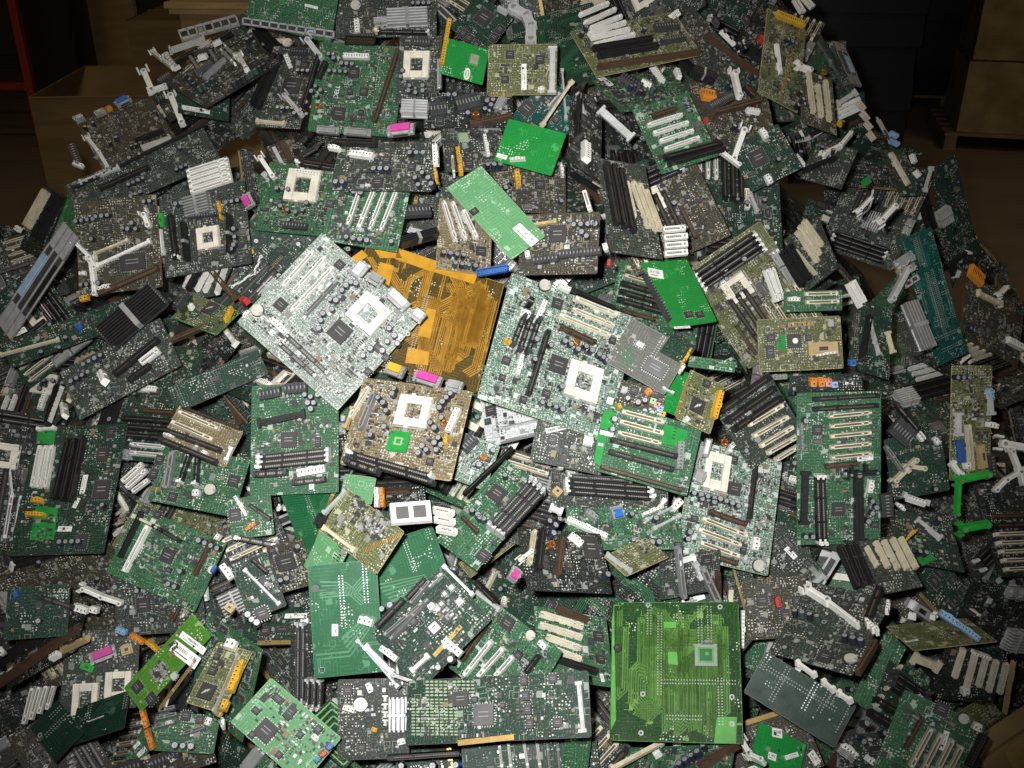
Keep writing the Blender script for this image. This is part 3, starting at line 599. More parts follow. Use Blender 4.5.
@loose|5|none|retention_bracket|white plastic hooked bracket near the right edge beside the green card guide|1000 442 1024 446 996 490|0|
brk 1002 444 1024 448 w8 white; brk 1010 452 1018 472 1004 480 994 490 w5 white; brk 1018 472 1021 484 w4 white
@mobo|3|dkg|motherboard|dark motherboard with beige forked bracket right of the five ivory slot motherboard|884 440 940 430 894 500|.4|forked bracket board
brk 894 480 908 466 922 468 w5 cream; brk 907 466 914 460 w5 cream; slg 884 446 902 472/5; wht 916 432 922 440/7; blk 892 424 910 440/22; wht 932 438 937 444/5; bax 902 494 928 503/5; wht 895 503 903 510/4; rak 895 405 925 440
@mobo|4|gry|motherboard|grey motherboard with black slots and five cream slots below the five ivory slot motherboard|834 546 894 536 862 598|.5|five cream slot motherboard
isa 838 548 856 590/7; isa 846 546 862 588/7; cre 865 548 876 568/4; cre 874 543 887 569/6; cre 882 542 897 571/6; cre 891 540 906 571/6; cre 899 539 915 570/6; amb 905 541 913 534/3; isa 852 545 870 586/6
@mobo|3|dkg|motherboard|green and brown motherboard with yellow tab right of the five cream slots|888 508 950 520 900 560|.8|
wht 905 500 924 506/4; bax 915 520 940 540/5; amb 908 537 914 533/3; chip 920 525 10; patch 915 555 930 550 935 560 922 566
@mobo|3|grn|motherboard|green motherboard with four ivory slots left of the yellow green traced board|534 606 606 618 538 676|.7|
pci 539 615 582 628; pci 538 626 581 639; pci 545 638 580 650; pci 550 650 580 661; agp 555 611 587 622/6; chip 598 637 12; chip 600 660 10; isa 552 660 596 674/6; lab 601 674 603 682/4
@mobo|3|grn|motherboard|green motherboard with coin battery and three white slots behind the pale grid card|478 590 562 652 440 660|.6|three white slot motherboard
chip 508 623 15; bat 532 635 5; pcw 493 641 466 675; pcw 505 648 480 676; pcw 515 656 497 676; agp 488 626 464 660/6; wht 541 641 548 648/6; chip 519 655 9; isa 541 655 528 672/6; hole 545 655; bas 502 610 478 592/5; isa 478 582 498 602/6
@mobo|5|dkg|motherboard|compact dark green motherboard with a white topped chip and gold edged corner|372 634 442 566 420 690|1.2|white topped chip
chip 435 628 15 lab; isa 427 580 408 600/8; slg 431 582 412 604/5; isa 405 600 378 628/8; slg 424 604 386 636/5; slg 430 600 392 640/4; bar 444 566 474 596/4; wht 462 655 445 640; bar 366 646 394 674/6; bas 358 640 400 688/4; gold 461 626 434 656/5; bar 430 655 412 672/5; chip 414 622 9; chip 452 588 6 padw; chip 460 602 8 padw; chip 445 594 5 padw; chip 442 604 5 padw; wht 382 648 398 660/7; wht 360 620 374 624/9; cap 384 610 392 606 440 668 452 660 ; wht 430 610 436 605/6; brk 396 676 420 684 w4 lightgrey; bas 444 574 430 588/2
@card|6|dkg|expansion_card|dark green card with grid of pale green pads and gold edge contacts|408 681 588 671 406 745|1.1|pale grid card
grid 411 698 458 736 10 12; grid 425 680 475 697 11 5; chip 461 699 18 16 chipdark; chip 484 715 22 22 silk; gold 458 743 514 737/6; chip 524 681 9 11; chip 526 696 9 11; chip 528 710 9 11; chip 530 724 9 11; chip 553 679 10 10; chip 558 723 11 10; chip 503 706 6; chip 475 700 7; bax 579 682 584 734/6
@card|5|lgr|expansion_card|pale bright green card with chips and three coloured plugs at the heap's foot|271 678 341 738 231 722|1.6|pale green chip card
chip 278 699 14 8; chip 290 713 10 15; chip 266 731 20; chip 256 711 9 7; chip 252 735 7; chip 279 755 8; idb 327 750 332 745/7; idr 320 757 326 752/6; tea 315 763 320 758/6; wht 312 737 318 742/6; chip 300 735 8; chip 318 730 8 10
@back|4|dkg|expansion_card|small dark green card with ringed bright traces beside the pale green chip card|330 699 374 738 300 728|.3|
rings 347 730 30
@card|6|card|expansion_card|yellow green card with two white barcode stickers on the lower slope|193 614 211 636 124 688|.3|two sticker card
lab 181 634 205 652/8; lab 173 645 198 664/14; chip 138 687 12; chip 152 699 12; speck 160 672 24 22; gold 196 660 160 708/4; hole 203 622; chip 175 676 7 padw
@card|5|olv|expansion_card|olive card with yellow connector and two black chips beside the two sticker card|218 642 252 652 186 702|1|olive two chip card
chip 207 692 17 logo; chip 213 671 10; amb 241 668 231 693/8; amb 228 702 224 712/7; wht 227 645 237 648/10; chip 217 657 7; gold 216 713 222 716/5; wht 224 720 224 730/3; bas 239 655 214 714/2; amb 243 662 241 668/5
@card|4|grn|expansion_card|green card with grid of chips behind the olive two chip card|208 612 262 650 190 700|.6|
chip 248 672 10 6; chip 246 686 10 6; chip 242 698 10 6; chip 225 630 12 7; chip 218 622 8
@back|4|bkd|expansion_card|dark green blank card at the lower corner of the heap|77 708 130 690 69 746|.2|dark blank card
lab 88 722 104 716/1
@back|4|bkd|expansion_card|smaller dark green blank card left of its larger twin|30 728 58 700 55 762|.2|
hole 40 735
@mobo|3|gry|motherboard|grey motherboard with two white sockets and a magenta port on the lower slope|66 632 140 628 60 712|.9|magenta port motherboard
sock 86 699 25 30; sock 119 685 26 26; ppk 117 649 91 659; tan 122 652 134 648/12; pcw 34 688 25 724/6; pcw 41 687 32 720/6; pcw 48 686 40 714/6; pcw 55 686 48 710/5; tan 64 652 92 636/6; gre 82 665 95 670/8
@mobo|3|gry|motherboard|grey green motherboard with long brown and white slots above the two sticker card|112 566 200 560 118 636|1|
chip 144 605 15; chip 170 588 10; chip 164 612 8; agp 196 578 174 620/5; pci 205 576 184 616/4; bpl 118 628 128 632/6; ora 132 634 146 642/5; amb 148 640 160 650/4; brk 86 588 104 596 122 602 w5 white; wht 76 606 90 610/8; wht 92 608 100 610/7; pcw 206 575 208 600/4; hole 130 600
@mobo|3|grn|motherboard|green motherboard with black chip and broad white slot on the left slope|138 506 226 544 106 572|.8|broad white slot board
chip 168 556 15; isa 144 512 122 558/5; pcw 150 526 126 572/7; agp 214 540 196 576/5; chip 146 510 10 8; chip 158 515 8; bal 134 516 160 528/4; isa 155 526 182 542/5; cap 183 572; bat 213 570 4; wht 218 540 222 535/4
@mobo|3|grn|motherboard|green motherboard with round battery and white plug left of centre|166 444 250 460 148 500|.7|
chip 160 460 9 11; chip 154 474 9 11; chip 234 481 13; bat 211 490 6; ram 191 455 182 482; ram 199 456 197 484; wht 194 494 201 494/7; gold 150 488 160 490/4; chip 173 497 10; slg 174 454 168 490/8
@card|5|brn|riser_card|small riser card with two ivory and two black slots on the left slope|179 407 243 432 160 442|.4|small riser card
pci 179 413 218 430; pci 172 423 213 441; isa 167 432 222 452/7; isa 160 440 218 464/7; bar 232 448 226 462/4; agp 182 408 240 430/3; wht 164 435 175 439/3; wht 202 453 208 456/4
@loose|4|none|expansion_slot|white slab of three slots beneath the small riser card|124 478 140 466 134 494|0|
pcw 124 482 144 464/7; pcw 128 488 148 470/7; pcw 134 492 150 480/6
@mobo|3|dkg|motherboard|bright and dark green motherboard with white slots block on the left edge|38 428 128 424 8 556|.6|left edge white block motherboard
pcw 42 447 34 488/6; pcw 48 447 40 489/6; pcw 54 447 47 489/6; isa 70 440 56 500/7; isa 77 440 64 502/7; isa 85 438 72 503/7; lab 86 475 82 494/6; lab 79 498 74 508/5; chip 103 455 13 16; chip 102 490 18 21; chip 112 433 9 12; patch 36 506 58 508 54 540 30 540; patch 38 432 56 431 54 444 36 444; bar 38 430 57 429/3; lab 58 529 72 529/6; amb 34 501 44 502/6; amb 28 515 46 516/5; cap 105 507; chip 82 542 12 16
@mobo|3|dkg|motherboard|dark green motherboard with cream slot slab hanging at the left edge|64 390 108 340 40 440|.4|cream slot slab
cre 80 360 71 402/5; cre 85 358 77 402/5; cre 90 356 83 398/5; cre 95 354 89 394/5; isa 60 388 50 426/6; bar 64 388 51 424/2; wht 66 406 68 418/5; wht 104 374 108 384/8
@mobo|3|gry|motherboard|long grey green motherboard with thin bright edge across the left slope|60 372 160 318 80 420|.7|
isa 116 376 160 340/8; pcw 142 364 160 350/10; isa 130 382 152 366/7; agp 172 342 205 328/6
@loose|6|none|cooler|black rectangular cooler with fins on the left slope|99 328 151 285 119 351|0|black cooler
hsk 108 340 160 297/34; blk 98 330 118 350/5; blk 150 286 168 306/6; wht 128 312 136 320/6
@card|5|ylg|expansion_card|small yellow green card with black chip on the left slope|196 295 240 312 172 317|.5|small yellow green card
chip 211 309 16 logo; hole 211 327; amb 233 310 227 323/4; wht 194 307 191 311/4; blk 180 310 190 296/4
@mobo|3|gry|motherboard|grey motherboard with four white slots above the small yellow green card|190 268 236 258 172 304|.5|
pcw 200 263 186 289; pcw 218 256 198 292; pcw 223 258 206 293; pcw 230 258 218 295; isa 206 263 190 292/7; tan 228 260 254 250/4; agp 212 272 236 300/8; amb 236 266 254 252/3; red 243 301 249 304/7
@mobo|4|gry|motherboard|dark grey motherboard with small cream socket in a black frame|159 196 244 180 166 278|.9|framed cream socket
sock 209 238 24 22; hsk 186 224 190 262/4; hsk 232 216 232 254/4; blk 190 218 228 214/4; hsf 188 210 212 203/24; isa 172 216 178 260/7; gre 162 214 164 228/5; pcw 160 230 163 256/7; wht 174 257 181 258/5; cap 236 230 237 238 236 246 234 250; amb 220 202 223 220/3; bal 157 207 159 224/4; ppk 246 196 252 208
@mobo|4|gbr|motherboard|dark brown motherboard with white retention bracket on the left slope|74 204 156 194 80 296|.7|white retention bracket
chip 108 229 11; chip 133 262 28 18; brk 78 244 92 258 97 268 w4 white; brk 93 262 97 294 w5 white; bar 98 266 152 241/4; bal 95 254 130 240/3; wht 100 290 112 286/5; brk 146 216 150 226 w5 white; cap 125 229 130 230 138 230 134 224 94 240; wht 84 272 84 276/7; amb 82 300 90 298/6; agp 100 294 160 268/8
@mobo|3|blk|motherboard|blackish motherboard with cream slots standing at the heap's far left|44 186 66 196 20 248|.4|far left cream slots
cre 46 190 26 226/6; cre 50 193 30 229/5; isa 58 194 36 238/7; isa 63 198 42 242/7; wht 18 228 22 231/6
@plate|4|met|port_shield|blue grey plate of slot openings at the far left edge|66 222 82 240 0 322|1.6|blue grey slot plate
@mobo|3|dkg|motherboard|green edged motherboard with blue plug low on the left slope|0 344 130 296 12 368|.5|
blue 76 326 81 331; lab 13 335 26 329/7; bal 0 356 60 340/3; cap 66 340 60 350
@mobo|4|gbr|motherboard|grey brown motherboard with blue connector crowning the left shoulder|76 122 150 97 106 172|.5|blue connector motherboard
pbl 130 100 116 107/9; chip 117 134 9; chip 122 118 8; isa 136 143 164 133/5; bax 142 150 172 140/10; brk 88 140 100 155 112 175 w4 white; brk 112 172 138 165 w4 white; ora 107 112 112 109; prt 96 117 106 113/6; prt 76 123 84 119; cap 86 130 94 126
@card|4|dkg|expansion_card|dark green card with white strip right of the blue connector motherboard|178 90 229 98 178 113|.2|dark white strip card
lab 182 107 210 112/5
@loose|6|none|retention_bracket|white upright plastic bracket left of the dark white strip card|143 76 152 72 156 98|0|
brk 145 74 153 92 w6 white; brk 153 92 166 88 w4 white; brk 172 98 183 125 w6 white
@mobo|4|blk|motherboard|blackish motherboard with square black socket frame on the upper left slope|166 84 238 42 206 108|.7|square black socket frame
blk 196 56 212 52/6; blk 196 76 214 66/5; blk 192 60 200 72/5; blk 212 54 218 64/5; wht 200 60 208 58/6; slg 206 80 226 62/5; pcw 222 52 236 66/3; pcw 226 48 240 62/3; cap 188 80 192 84 196 88; bax 166 56 178 70/6; brk 240 58 248 72 w5 white; gold 200 64 202 66; brk 154 54 164 62 174 70 w4 white
@plate|5|met|port_shield|silver port shield along the upper left skyline|178 32 236 16 182 42|1|skyline port shield
@loose|5|none|slot_cover|grey flat slot cover under the skyline port shield|170 50 204 38 172 58|0|
bax 170 52 206 40/9
@mobo|3|grn|motherboard|green motherboard with four ribbed memory slots left of the tan motherboard|252 386 338 382 250 496|.8|ribbed memory slot motherboard
chip 289 440 17; ram 262 458 328 451; ram 262 463 328 456; ram 261 468 328 461; rak 258 475 286 473/8; wht 298 474 326 469/9; rak 296 483 324 480/7; blk 260 396 282 392/12; blk 285 390 308 388/12; cap 312 398 309 404 315 404 319 396 306 396 312 410; bab 258 424 306 414/8; chip 318 442 7 11; hole 260 390
@mobo|3|dkg|motherboard|dark green motherboard with parallel traces between small riser card and pale silvery motherboard|168 388 258 350 178 412|.2|
joints
@card|4|mint|expansion_card|small green and black card with toroid right of the tan motherboard|462 432 500 446 446 476|1|
blk 462 450 474 438/16; coil 483 458; cap 478 466 486 470 492 452; wht 456 458 460 462/5; chip 488 460 6; patch 452 448 458 444 460 460 451 458
@mobo|4|grn|motherboard|green motherboard with five ribbed memory slots below the whitish glinting card|506 460 546 488 436 540|.6|
chip 497 494 18; rag 490 528 530 484; rag 494 531 534 487; rag 499 534 538 491; rag 503 537 542 495; chip 483 556 13; agp 462 518 478 534/5; isa 464 496 512 450/5; cap 505 478 480 520
@back|2|bkg|motherboard|dark green motherboard face down left of the olive dotted card|281 494 338 486 308 566|.3|
gold 332 494 312 556/3
@card|5|olv|expansion_card|olive dotted card with cream and silver rails below the tan motherboard|347 489 404 532 320 530|.4|olive dotted card
speck 366 520 60 40; bas 348 490 325 514/4; bal 325 527 357 551/5; gold 364 551 402 534/4; bab 318 519 326 523/10
@card|4|lgr|expansion_card|light green blank card peeping out above the olive dotted card|345 474 376 478 340 500|.2|
wht 378 488 378 508/5; ora 383 488 384 508/4; gold 338 486 330 500/4
@loose|6|none|display_module|white framed module with two dark windows below the tan motherboard|389 504 430 501 391 526|0|white framed module
frame2
@loose|5|none|expansion_slot|stack of three pale slots right of the white framed module|430 508 452 512 434 540|0|
pcw 431 511 452 515/9; pcw 433 520 453 524/9; pcw 436 530 455 534/9
@back|3|bkg|motherboard|large dark green motherboard face down below the white framed module|344 556 432 526 366 622|.3|large dark green back

@card|4|lgr|expansion_card|leaf green card sliver below the olive dotted card|322 528 348 550 304 566|.3|
@back|4|bkg|motherboard|tall green motherboard face down with small white sticker and black hole|308 566 376 560 315 678|.1|small white sticker board
lab 335 624 335 636/7; stub 316 588; chip 322 670 4
@mobo|2|blk|motherboard|blackish motherboard with upright ribbed memory slots beside the small white sticker board|290 620 318 618 294 706|.3|
rag 300 624 299 700/5; rag 305 625 304 700/5; rag 310 680 309 704/5; rag 316 680 315 706/5; rag 322 681 321 706/5; wht 306 618 306 622/8
@mobo|4|gry|motherboard|grey motherboard with round metal cell left of the pale grid card|338 680 408 678 338 760|.8|round metal cell
bat 361 704 7; wht 384 698 388 698/6; wht 384 706 388 706/6; wht 384 714 388 714/6; wht 384 722 388 722/6; hsf 398 697 398 730/20; chip 348 690 10; wht 368 682 372 692/6; amb 372 728 378 730/4; wht 344 706 356 710/6; isa 388 757 460 752/7; cap 402 764 433 764 456 763; wht 398 742 406 740/6
@mobo|3|dkg|motherboard|dark green motherboard with pairs of white slots below the pale grid card|462 748 596 738 464 786|.6|
pcw 499 746 502 772/4; pcw 508 744 511 772/4; pcw 523 740 528 772/4; pcw 536 738 540 772/4; slg 546 736 549 772/4; slg 556 736 559 772/4
@card|3|grn|expansion_card|plain green card between the pale grid card and the yellow green traced board|566 732 592 730 560 772|.1|
hole 573 740
@loose|4|none|plastic_rail|long beige comb rail at the bottom below the yellow green traced board|612 770 662 742 616 776|0|
bal 610 771 662 743/6
@mobo|3|grn|motherboard|green motherboard with large capacitors under the yellow green traced board|630 748 735 744 620 790|1.2|
cap 688 764 694 760 700 756 706 750 682 768; wht 655 757 662 753; agp 700 770 740 746/9; brk 744 744 752 758 w6 white; brk 752 758 764 764 w5 white
@mobo|3|gry|motherboard|ribbed memory slot motherboard with white latches beneath the bright green slot motherboard|552 474 668 488 550 506|.6|silver ribbed memory slots
ram 566 483 648 489; ram 566 488 648 494; ram 567 493 650 499; rag 568 478 628 482; chip 580 460 13; chip 556 478 9; wht 562 436 560 470/6; tan 553 490 560 496/10; blk 575 438 594 440/7; bar 664 500 658 510
@mobo|3|grn|motherboard|green motherboard with blue plug below the silver ribbed memory slots|566 508 678 508 570 550|1|
pbl 611 516 622 514/12; gbl 585 512 596 520/6; bar 549 508 562 513/6; wht 566 520 606 538/6; wht 642 516 662 508/4; bas 644 522 676 506/4; bas 652 530 680 516/4; cap 654 520 630 516; chip 586 511 8; wht 672 510 680 502; hole 640 530
@card|4|olv|expansion_card|olive green traced card below the blue plug|604 556 646 538 626 576|.3|
bas 606 556 632 574/2
@mobo|3|blk|motherboard|black motherboard with big dark chip and cream sticks|518 528 600 534 528 590|.8|black motherboard with cream sticks
chip 590 548 19 26; cre 533 532 528 566/5; isa 541 530 536 572/7; cap 546 524 552 528 556 522 550 536; agp 560 540 556 576/7; coil 550 546; ppk 508 574 516 580; brk 520 560 528 554 w4 white; wht 568 536 580 546/6
@mobo|3|gry|motherboard|grey motherboard with black connectors under the pale socket motherboard|660 560 720 550 660 600|.6|
slg 676 546 682 596/7; bax 694 562 700 578/5; bar 676 562 694 556/5; slg 700 566 716 600/10; agp 716 570 717 602/5; chip 706 560 12
@mobo|3|gbr|motherboard|brown motherboard with red plug right of the yellow green traced board|742 580 806 576 748 640|.9|
idr 776 597 778 607/6; chip 797 601 11; chip 785 615 10 12; chip 797 614 8; agp 784 628 806 634/5; bpl 798 640 808 642/6; wht 742 610 741 648/4; tan 786 616 788 636/4; chip 762 600 12
@mobo|4|gry|motherboard|grey green motherboard with white bracket and round battery at the lower right|812 582 892 600 768 652|.65|white bracket and battery board
brk 809 593 828 605 w7 white; brk 828 605 858 628 w4 white; chip 845 606 13; chip 825 658 15; bat 851 661 6; bar 797 664 816 678/4; bar 823 683 835 693/4; bar 838 694 852 704/4; agp 876 645 858 676/7; isa 880 592 868 624/10; wht 866 622 869 629/4; wht 870 626 874 634/4; wht 875 630 878 636/4; hole 824 622; wht 889 605 887 615/4
@back|5|bkd|motherboard|dark green motherboard face down with rows of solder dots at the lower right|766 652 856 706 744 692|.6|rows of solder dots
joints
@card|3|brt|expansion_card|bright green card with white stickers under the rows of solder dots|760 722 806 745 750 762|.2|
lab 772 732 782 734/10; lab 785 758 798 754/5; lab 768 755 776 758/8; lab 810 752 818 764/10
@card|3|grn|expansion_card|sloping plain green card right of the rows of solder dots|884 634 906 648 852 700|.2|sloping green card
@card|5|olv|expansion_card|olive plain card with white tab on the lower right slope|886 626 966 618 914 650|.2|olive tab card
lab 905 642 918 640/3; bar 932 620 936 616; wht 908 618 916 620/4
@loose|6|none|slot_cover|blue grey metal slot cover on the lower right slope|937 610 980 640 933 616|0|
bpl 938 612 956 624/8; bpl 956 624 978 640/7
@mobo|4|blk|motherboard|blackish motherboard with five upright ivory slots at the lower right|946 646 1010 652 930 698|.4|five upright ivory slots
pci 962 647 953 676; pci 974 652 965 686; pci 985 655 977 685; pci 995 659 987 690; pci 1005 662 998 692; tan 1012 660 1003 712/3; wht 963 686 963 692; wht 971 650 988 656/4; bal 912 656 938 666/10
@mobo|5|grn|motherboard|green motherboard with four slanting ivory slots in the lower right corner|905 690 986 726 872 770|.7|
pci 931 727 910 766; pci 941 733 921 772; pci 952 738 934 774; pci 961 745 944 778; chip 941 709 14; bat 963 718 5; wht 972 724 980 728/8; agp 922 716 904 748/5; lab 947 731 941 750/6; ide 984 734 968 766/10
@mobo|4|dkg|motherboard|dark green motherboard with black memory slots and beige caps in the lower right|890 660 930 690 868 716|.7|
rak 892 674 922 694; rak 890 680 920 700; rak 888 686 916 704; cre 899 666 884 690/4; isa 872 700 900 716/9; wht 914 696 918 700/6; wht 910 706 916 710/5; cap 862 724 880 734; isa 866 712 896 730/9; cre 880 696 873 706/6
@mobo|3|gry|motherboard|grey motherboard with white blocks in front of the sloping green card|838 736 900 732 836 780|1.3|
wht 840 742 854 754/8; wht 865 756 876 764/7; chip 874 752 14; blk 838 738 854 732/8; cap 860 738 884 740; hsw 836 746 848 754/8
@card|3|grn|expansion_card|vivid green strip of card with white labels at the lower left|146 722 160 730 120 770|.2|
lab 140 742 134 748/4; lab 146 748 138 756/5
@mobo|3|gbr|motherboard|brown motherboard with black connectors and yellow plug at the bottom left|120 766 210 738 126 790|1|
blk 154 762 182 750/12; blk 120 768 144 762/12; amb 184 750 196 744/11; hole 208 762; wht 172 754 176 760/6; bal 122 764 150 756/3
@mobo|3|grn|motherboard|green motherboard with stacked dark slots below the two sticker card|160 712 220 716 152 750|.7|
slg 160 712 176 708/5; slg 158 720 178 715/5; slg 156 728 176 723/5; slg 184 735 206 728/5; wht 166 725 174 723/3; lab 190 735 200 732/4; chip 186 716 10; chip 200 720 9; wht 206 722 212 724/8
@loose|5|none|edge_strip|orange edge strip below the two sticker card|141 706 148 704 152 748|0|
ora 143 708 148 726/5; ora 148 728 154 748/5
@mobo|3|blk|motherboard|blackish motherboard of long dark slots at the lower left edge|20 640 88 600 6 690|.3|
isa 2 666 58 626/7; agp 0 686 80 630/9; isa 10 658 30 644/8; wht 54 660 62 655/6; tan 64 652 90 640/5
@mobo|3|dkg|motherboard|dark mossy motherboard with blue plug low on the left edge|8 588 70 584 4 640|.5|
blue 15 596 20 594; isa 44 598 74 608/7; wht 0 648 5 655/6
@back|4|gdl|motherboard|dull grey bare motherboard face down under the bright green blank card|632 318 690 350 606 362|.2|dull grey bare board
chip 655 368 24 16 silk; chip 640 345 9 6 padw; bar 662 388 674 394/2
@card|5|dkg|expansion_card|small dark green square card with orange edge on the dull grey bare board|672 334 696 347 660 351|.05|
amb 691 351 681 367/3; wht 684 367 679 374/3
@card|5|grn|expansion_card|thin green card edge above the olive yellow connector card|690 356 736 362 688 366|1|
@mobo|4|blk|motherboard|blackish power board with two black transformers below the green oval logo card|424 93 512 92 424 128|.5|two transformer board
blk 430 112 447 110/16; blk 456 107 480 101/18; cap 487 104 493 103 491 108 485 112 468 116; coil 476 116; agp 470 126 512 117/6; hsw 402 111 428 112/18; chip 440 122 8; prt 498 112 504 100/8
@mobo|2|teal|motherboard|dark blue green motherboard with square chip under the olive white sticker card|548 78 588 112 500 128|.8|
chip 527 109 15; bas 536 100 552 84/3; bas 548 108 560 94/3; bas 562 70 566 120/3; chip 556 120 8
@mobo|3|gry|motherboard|grey motherboard with green chip and white rail above the long light green card|440 124 500 122 446 172|1|
wht 484 137 488 157/4; chip 463 138 11 padg; chip 469 165 10; amb 457 150 461 176/5; prt 472 128 500 128/8; pcw 452 158 454 178/3; blk 472 132 478 138/8; agp 455 148 458 168/4
@sheet|3|none|cardboard_sheet|brown cardboard sheet against the heap in the lower right corner|972 742 1050 690 1000 800|0|
@mobo|3|grn|motherboard|green motherboard with white edged chip and orange strip left of the tall face down board|228 500 270 494 232 540|.8|
chip 235 515 13; wht 236 496 248 516/4; ora 247 530 257 523/4; isa 250 505 272 520/5; ram 240 538 275 545/6
@mobo|3|gbr|motherboard|small brown motherboard with large black chip left of the small white sticker board|262 548 302 538 276 594|.9|
chip 286 563 20; chip 272 552 9; cap 280 584 286 582; bal 264 552 276 590/3
@mobo|3|dkg|motherboard|dark motherboard with slanting silver rail and white plug above the olive two chip card|230 566 266 552 250 620|.9|
bas 244 570 280 606/4; chip 262 614 14; wht 222 566 232 580/8; blue 212 569 216 571; cap 248 616 252 621 257 624; tan 226 606 234 612/9; isa 252 560 268 574/6
@mobo|2|blk|motherboard|blackish motherboard under the skyline port shield|152 92 252 32 170 122|.8|
isa 176 64 232 34/6; slg 180 88 226 66/5; blk 160 84 172 76/8; wht 214 46 222 42/6; prt 200 52 214 44/8
@mobo|2|gry|motherboard|dark grey motherboard edged by a long black rail below the blue connector motherboard|64 186 202 126 84 222|.6|
bab 72 190 206 125/4; bax 80 184 120 168/5; blk 72 146 80 166/8; wht 74 164 84 168/5; isa 100 190 150 168/6; cap 130 160 140 156
@loose|5|none|expansion_slot|white slab of five slots above the framed cream socket|187 171 229 158 192 194|0|
pcw 188 173 229 160/6; pcw 189 178 230 165/6; pcw 190 183 231 170/6; pcw 191 188 232 175/6; pcw 192 193 233 180/6
"""
# ------------------------------------------------------------------ poses read off the photograph
def plane_z(n, c, px, py):             # depth along a sight line to the plane through c (relative to the camera) with normal n
    return float(n @ c) / float(n @ ray(px, py))
def solve_pose(q, zc):
    (x0, y0), (x1, y1), (x3, y3) = q
    cx, cy = (x1 + x3) / 2, (y1 + y3) / 2
    c = ray(cx, cy) * zc; p = CAM + c
    toc = -c / np.linalg.norm(c); nh = heap_normal(p[0], p[1]); nd = 0.55 * nh + 0.45 * toc; nd /= np.linalg.norm(nd)
    a = np.cross(nd, RT); a /= np.linalg.norm(a); b = np.cross(nd, a)
    best = None
    for th in np.radians(np.arange(0, 64, 3.0)):
        for ph in np.radians(np.arange(0, 360, 10 if th > .15 else 60)):
            n = nd * math.cos(th) + math.sin(th) * (a * math.cos(ph) + b * math.sin(ph))
            if n @ toc < 0.16: continue
            P0, P1, P3 = [ray(*s) * plane_z(n, c, *s) for s in q]
            u, v = P1 - P0, P3 - P0; lu, lv = np.linalg.norm(u), np.linalg.norm(v)
            cost = 3.0 * abs(u @ v / (lu * lv)) + 0.55 * (1 - math.cos(th)) + 0.25 * max(0, max(lu, lv) - .36) * 10
            if best is None or cost < best[0]: best = (cost, n, P0, u, v, lu, lv)
            if th == 0: break
    _, n, P0, u, v, lu, lv = best
    ex = u / lu; ey = np.cross(n, ex); s = np.sign(ey @ v)
    ctr = P0 + u / 2 + ey * s * lv / 2
    return n, ex, ey, ctr / zc, lu / zc, lv / zc        # per unit of depth
# a coarse depth map of what has been laid down, 4 px cells, with a margin round the frame
G0, GS, GW, GH = -120, 4, 316, 252
gx, gy = np.meshgrid(G0 + GS * (np.arange(GW) + .5), G0 + GS * (np.arange(GH) + .5))
GR = FW + RT * ((gx - 512) / FPX)[..., None] - UP * ((gy - 384) / FPX)[..., None]
zfront = np.full((GH, GW), 9.0); zback = np.full((GH, GW), -9.0)
def footprint(n, ex, ey, c, hw, hh):   # cells that a board covers and its depth there (c relative to the camera)
    den = GR @ n; z = np.where(den < -1e-3, (n @ c) / np.where(den < -1e-3, den, -1), 99)
    X = GR * z[..., None] - c
    m = (np.abs(X @ ex) <= hw + .002) & (np.abs(X @ ey) <= hh + .002) & (z > .3) & (z < 8)
    return m, z
ztop = np.full((GH, GW), 9.0)                # the same, in front of each board's own components
boards = []; LANDMARKS = []
OCC = {}
def frame(root, ctr, ex, ey, n):
    M = Matrix(((ex[0], ey[0], n[0], ctr[0]), (ex[1], ey[1], n[1], ctr[1]), (ex[2], ey[2], n[2], ctr[2]), (0, 0, 0, 1)))
    root.matrix_world = M
def new_root(name, label, cat, group=None):
    o = bpy.data.objects.new(name, None); COL.objects.link(o); o.empty_display_size = .02
    o['label'] = label; o['category'] = cat
    if group: o['group'] = group
    return o
EDGE = {'sil': 'lightgrey', 'gdl': 'grey', 'bkg': 'bkgline', 'bkd': 'charcoal', 'gold': 'amber', 'brn': 'tan', 'pale': 'padgreen', 'mint': 'padgreen', 'brt': 'lacquergreen', 'lgr': 'padgreen', 'olv': 'tan', 'card': 'limecopper', 'ylg': 'limecopper', 'gbr': 'brown', 'gry': 'charcoal', 'blk': 'black', 'grn': 'dkline', 'dkg': 'charcoal', 'teal': 'tealline'}
TRC = {'gold': ('goldline', 36), 'ylg': ('oliveline', 60), 'grn': ('greenline', 18), 'dkg': ('dkline', 18), 'teal': ('tealline', 14), 'bkg': ('bkgline', 26), 'bkd': ('bkdline', 16), 'gry': ('dkline', 12), 'brt': ('lacquergreen', 6), 'lgr': ('padgreen', 5)}
def put_board(root, hw, hh, col, seed=0, back=False, dens=1.0):
    pb = link('circuit_board', board_mesh(hw, hh, 'board_' + col, EDGE[col]), root, (0, 0, 0))
    if back:
        tm, nb = TRC.get(col, ('dkline', 14)); k = hw * hh * 4 / .05
        me = traces(hw * .97, hh * .97, max(3, int(nb * k)), tm, seed=seed, axis={'gold': math.pi / 2, 'ylg': math.pi / 2}.get(col), wid=.0019 if col in ('gold', 'ylg') else .0016)
        if me: link('copper_traces', me, root, (0, 0, 0))['kind'] = 'stuff'
        me = joints(hw, hh, max(2, int((14 if col != 'gold' else 5) * k * dens)), seed, s=.0016)
        if me: link('solder_joints', me, root, (0, 0, 0))['kind'] = 'stuff'
    elif dens > 0:
        me = small_parts(hw * .96, hh * .96, int(min(1100, dens * hw * hh * 4 / 62e-6)), col)
        if me: link('small_components', me, root, (0, 0, 0))['kind'] = 'stuff'
